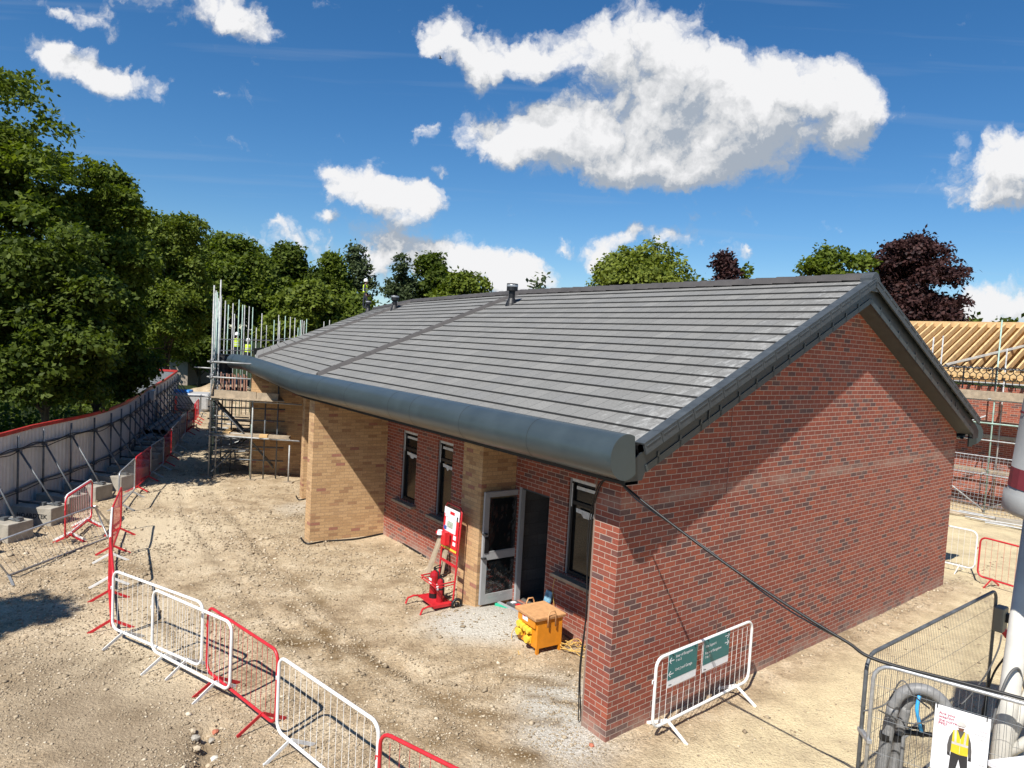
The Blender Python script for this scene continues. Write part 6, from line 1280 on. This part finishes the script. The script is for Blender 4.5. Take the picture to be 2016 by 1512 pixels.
def side_tree():
    o = np.array([-13.2, 5.0, 0]); t = thing('broadleaf_tree', 'sycamore beyond the left edge whose shade dapples the near-left ground', 'tree', o, 0, GT); r2 = random.Random(77)
    lobes = [(-12.9+r2.uniform(-1.6, 1.5), 4.3+r2.uniform(-1.3, 1.1), 8.6+r2.uniform(-1.2, 1.4), r2.uniform(.45, .85), r2.uniform(.3, .5)) for k in range(20)]
    c, a, b = leaves(lobes, 15000, .09, 77); quad_cloud('crown', c-o, a, b, LM['mid'], t)
    mb = MB(); mb.tube([np.array([0, 0, -.2]), np.array([.2, 0, 4.]), np.array([.9, -.2, 8.5])], [.3, .22, .06], 8)
    for l in lobes[:12]: e = np.array(l[:3])-o; mb.tube([np.array([.2, 0, 4.]), np.array([e[0]*.5, e[1]*.5, 6.2]), e], [.12, .07, .02], 5)
    mb.build('trunk', BARK, t, smooth=True)
side_tree()
# undergrowth below the trees
n = 26000; yy = rng.uniform(7, 46, n); xx = hoard_x(yy) - .5 - 12*rng.random(n)**1.2; tp_ = .5 + 1.3*np.clip((hoard_x(yy)-xx-2)/4, 0, 1)*(1+1.2*vnoise(xx*.5, yy*.5, 41)); zz = tp_*rng.random(n)**.6
nr_ = rng.normal(size=(n, 3))*.6 + np.array([.2, -.3, .6]); nr_ /= np.linalg.norm(nr_, axis=1)[:, None]; aa = np.cross(nr_, rng.normal(size=(n, 3))); aa /= np.linalg.norm(aa, axis=1)[:, None]; bb = np.cross(nr_, aa)
kp = (hoard_x(yy)-xx > 2.2); g_ = quad_cloud('undergrowth', np.stack([xx, yy, zz], 1)[kp], aa[kp]*.11, bb[kp]*.08, LM['dark']); g_['kind'] = 'stuff'; g_['label'] = 'dark leafy undergrowth beneath the trees behind the hoarding'
# long grass behind the hoarding
n = 16000; yy = rng.uniform(9, 33, n); xx = hoard_x(yy) - .25 - 5.5*rng.random(n)**1.5; hh = (.12+.30*rng.random(n))*(1+.6*vnoise(xx*.7, yy*.7, 31)); ct = np.stack([xx, yy, hh*.5+gz(xx, yy)], 1)
a1 = np.stack([.12*rng.normal(size=n), .12*rng.normal(size=n), np.ones(n)], 1)*hh[:, None]*.6; an = rng.random(n)*6.28; a2 = np.stack([np.cos(an), np.sin(an), 0*an], 1)*.016
g_ = quad_cloud('grass', ct, a1, a2, LM['grass']); g_['kind'] = 'stuff'; g_['label'] = 'long green grass growing behind the hoarding'
# bird
o = PD(867, 115, 60); t = thing('bird', 'tiny dark bird flying in front of the big cloud', 'bird', o); mb = MB(); mb.tube([(-.16, 0, 0), (0, 0, .01), (.14, 0, 0)], [.015, .05, .02], 6)
mb.quad([(-.05, 0, .02), (.05, 0, .02), (.02, .3, .10), (-.06, .28, .10)]); mb.quad([(-.05, 0, .02), (.05, 0, .02), (.02, -.3, .14), (-.06, -.28, .14)]); mb.build('body', BLK, t)
# rubble lumps by the trench and by the pier foot
r2 = random.Random(21)
def lump(q, s, m, name, label, cat, group=None):
    bm = bmesh.new(); bmesh.ops.create_icosphere(bm, subdivisions=1, radius=s)
    for v in bm.verts: v.co *= r2.uniform(.7, 1.2); v.co.z *= .6
    me = bpy.data.meshes.new(name); bm.to_mesh(me); bm.free(); me.materials.append(m); o = bpy.data.objects.new(name, me); COL.objects.link(o); o.location = (q[0], q[1], gzs(q[0], q[1])+s*.25); tag(o, label, cat, group)
BRK = mat('broken_brick', (.42, .14, .08), .9)
lump(P(1165, 1469), .045, BRK, 'brick_fragment', 'broken red brick piece on the grey gravel by the near corner', 'rubble'); lump(P(425, 1440), .05, BRK, 'brick_fragment', 'orange brick piece beside the trench at lower left', 'rubble'); lump(P(423, 1489), .05, mat('pale_stone', (.62, .58, .48), .9), 'white_stone', 'round pale stone beside the trench at lower left', 'stone')
for k, (px, py) in enumerate([(410, 1432), (418, 1448), (400, 1442), (384, 1455), (388, 1470), (402, 1478), (412, 1490), (398, 1500), (380, 1440)]): lump(P(px, py), .035+.03*r2.random(), CONC if k % 2 else MATS['loose_stone'], 'rubble_stone', 'broken stone lying along the settled trench at lower left', 'stone', 'stones along the trench')
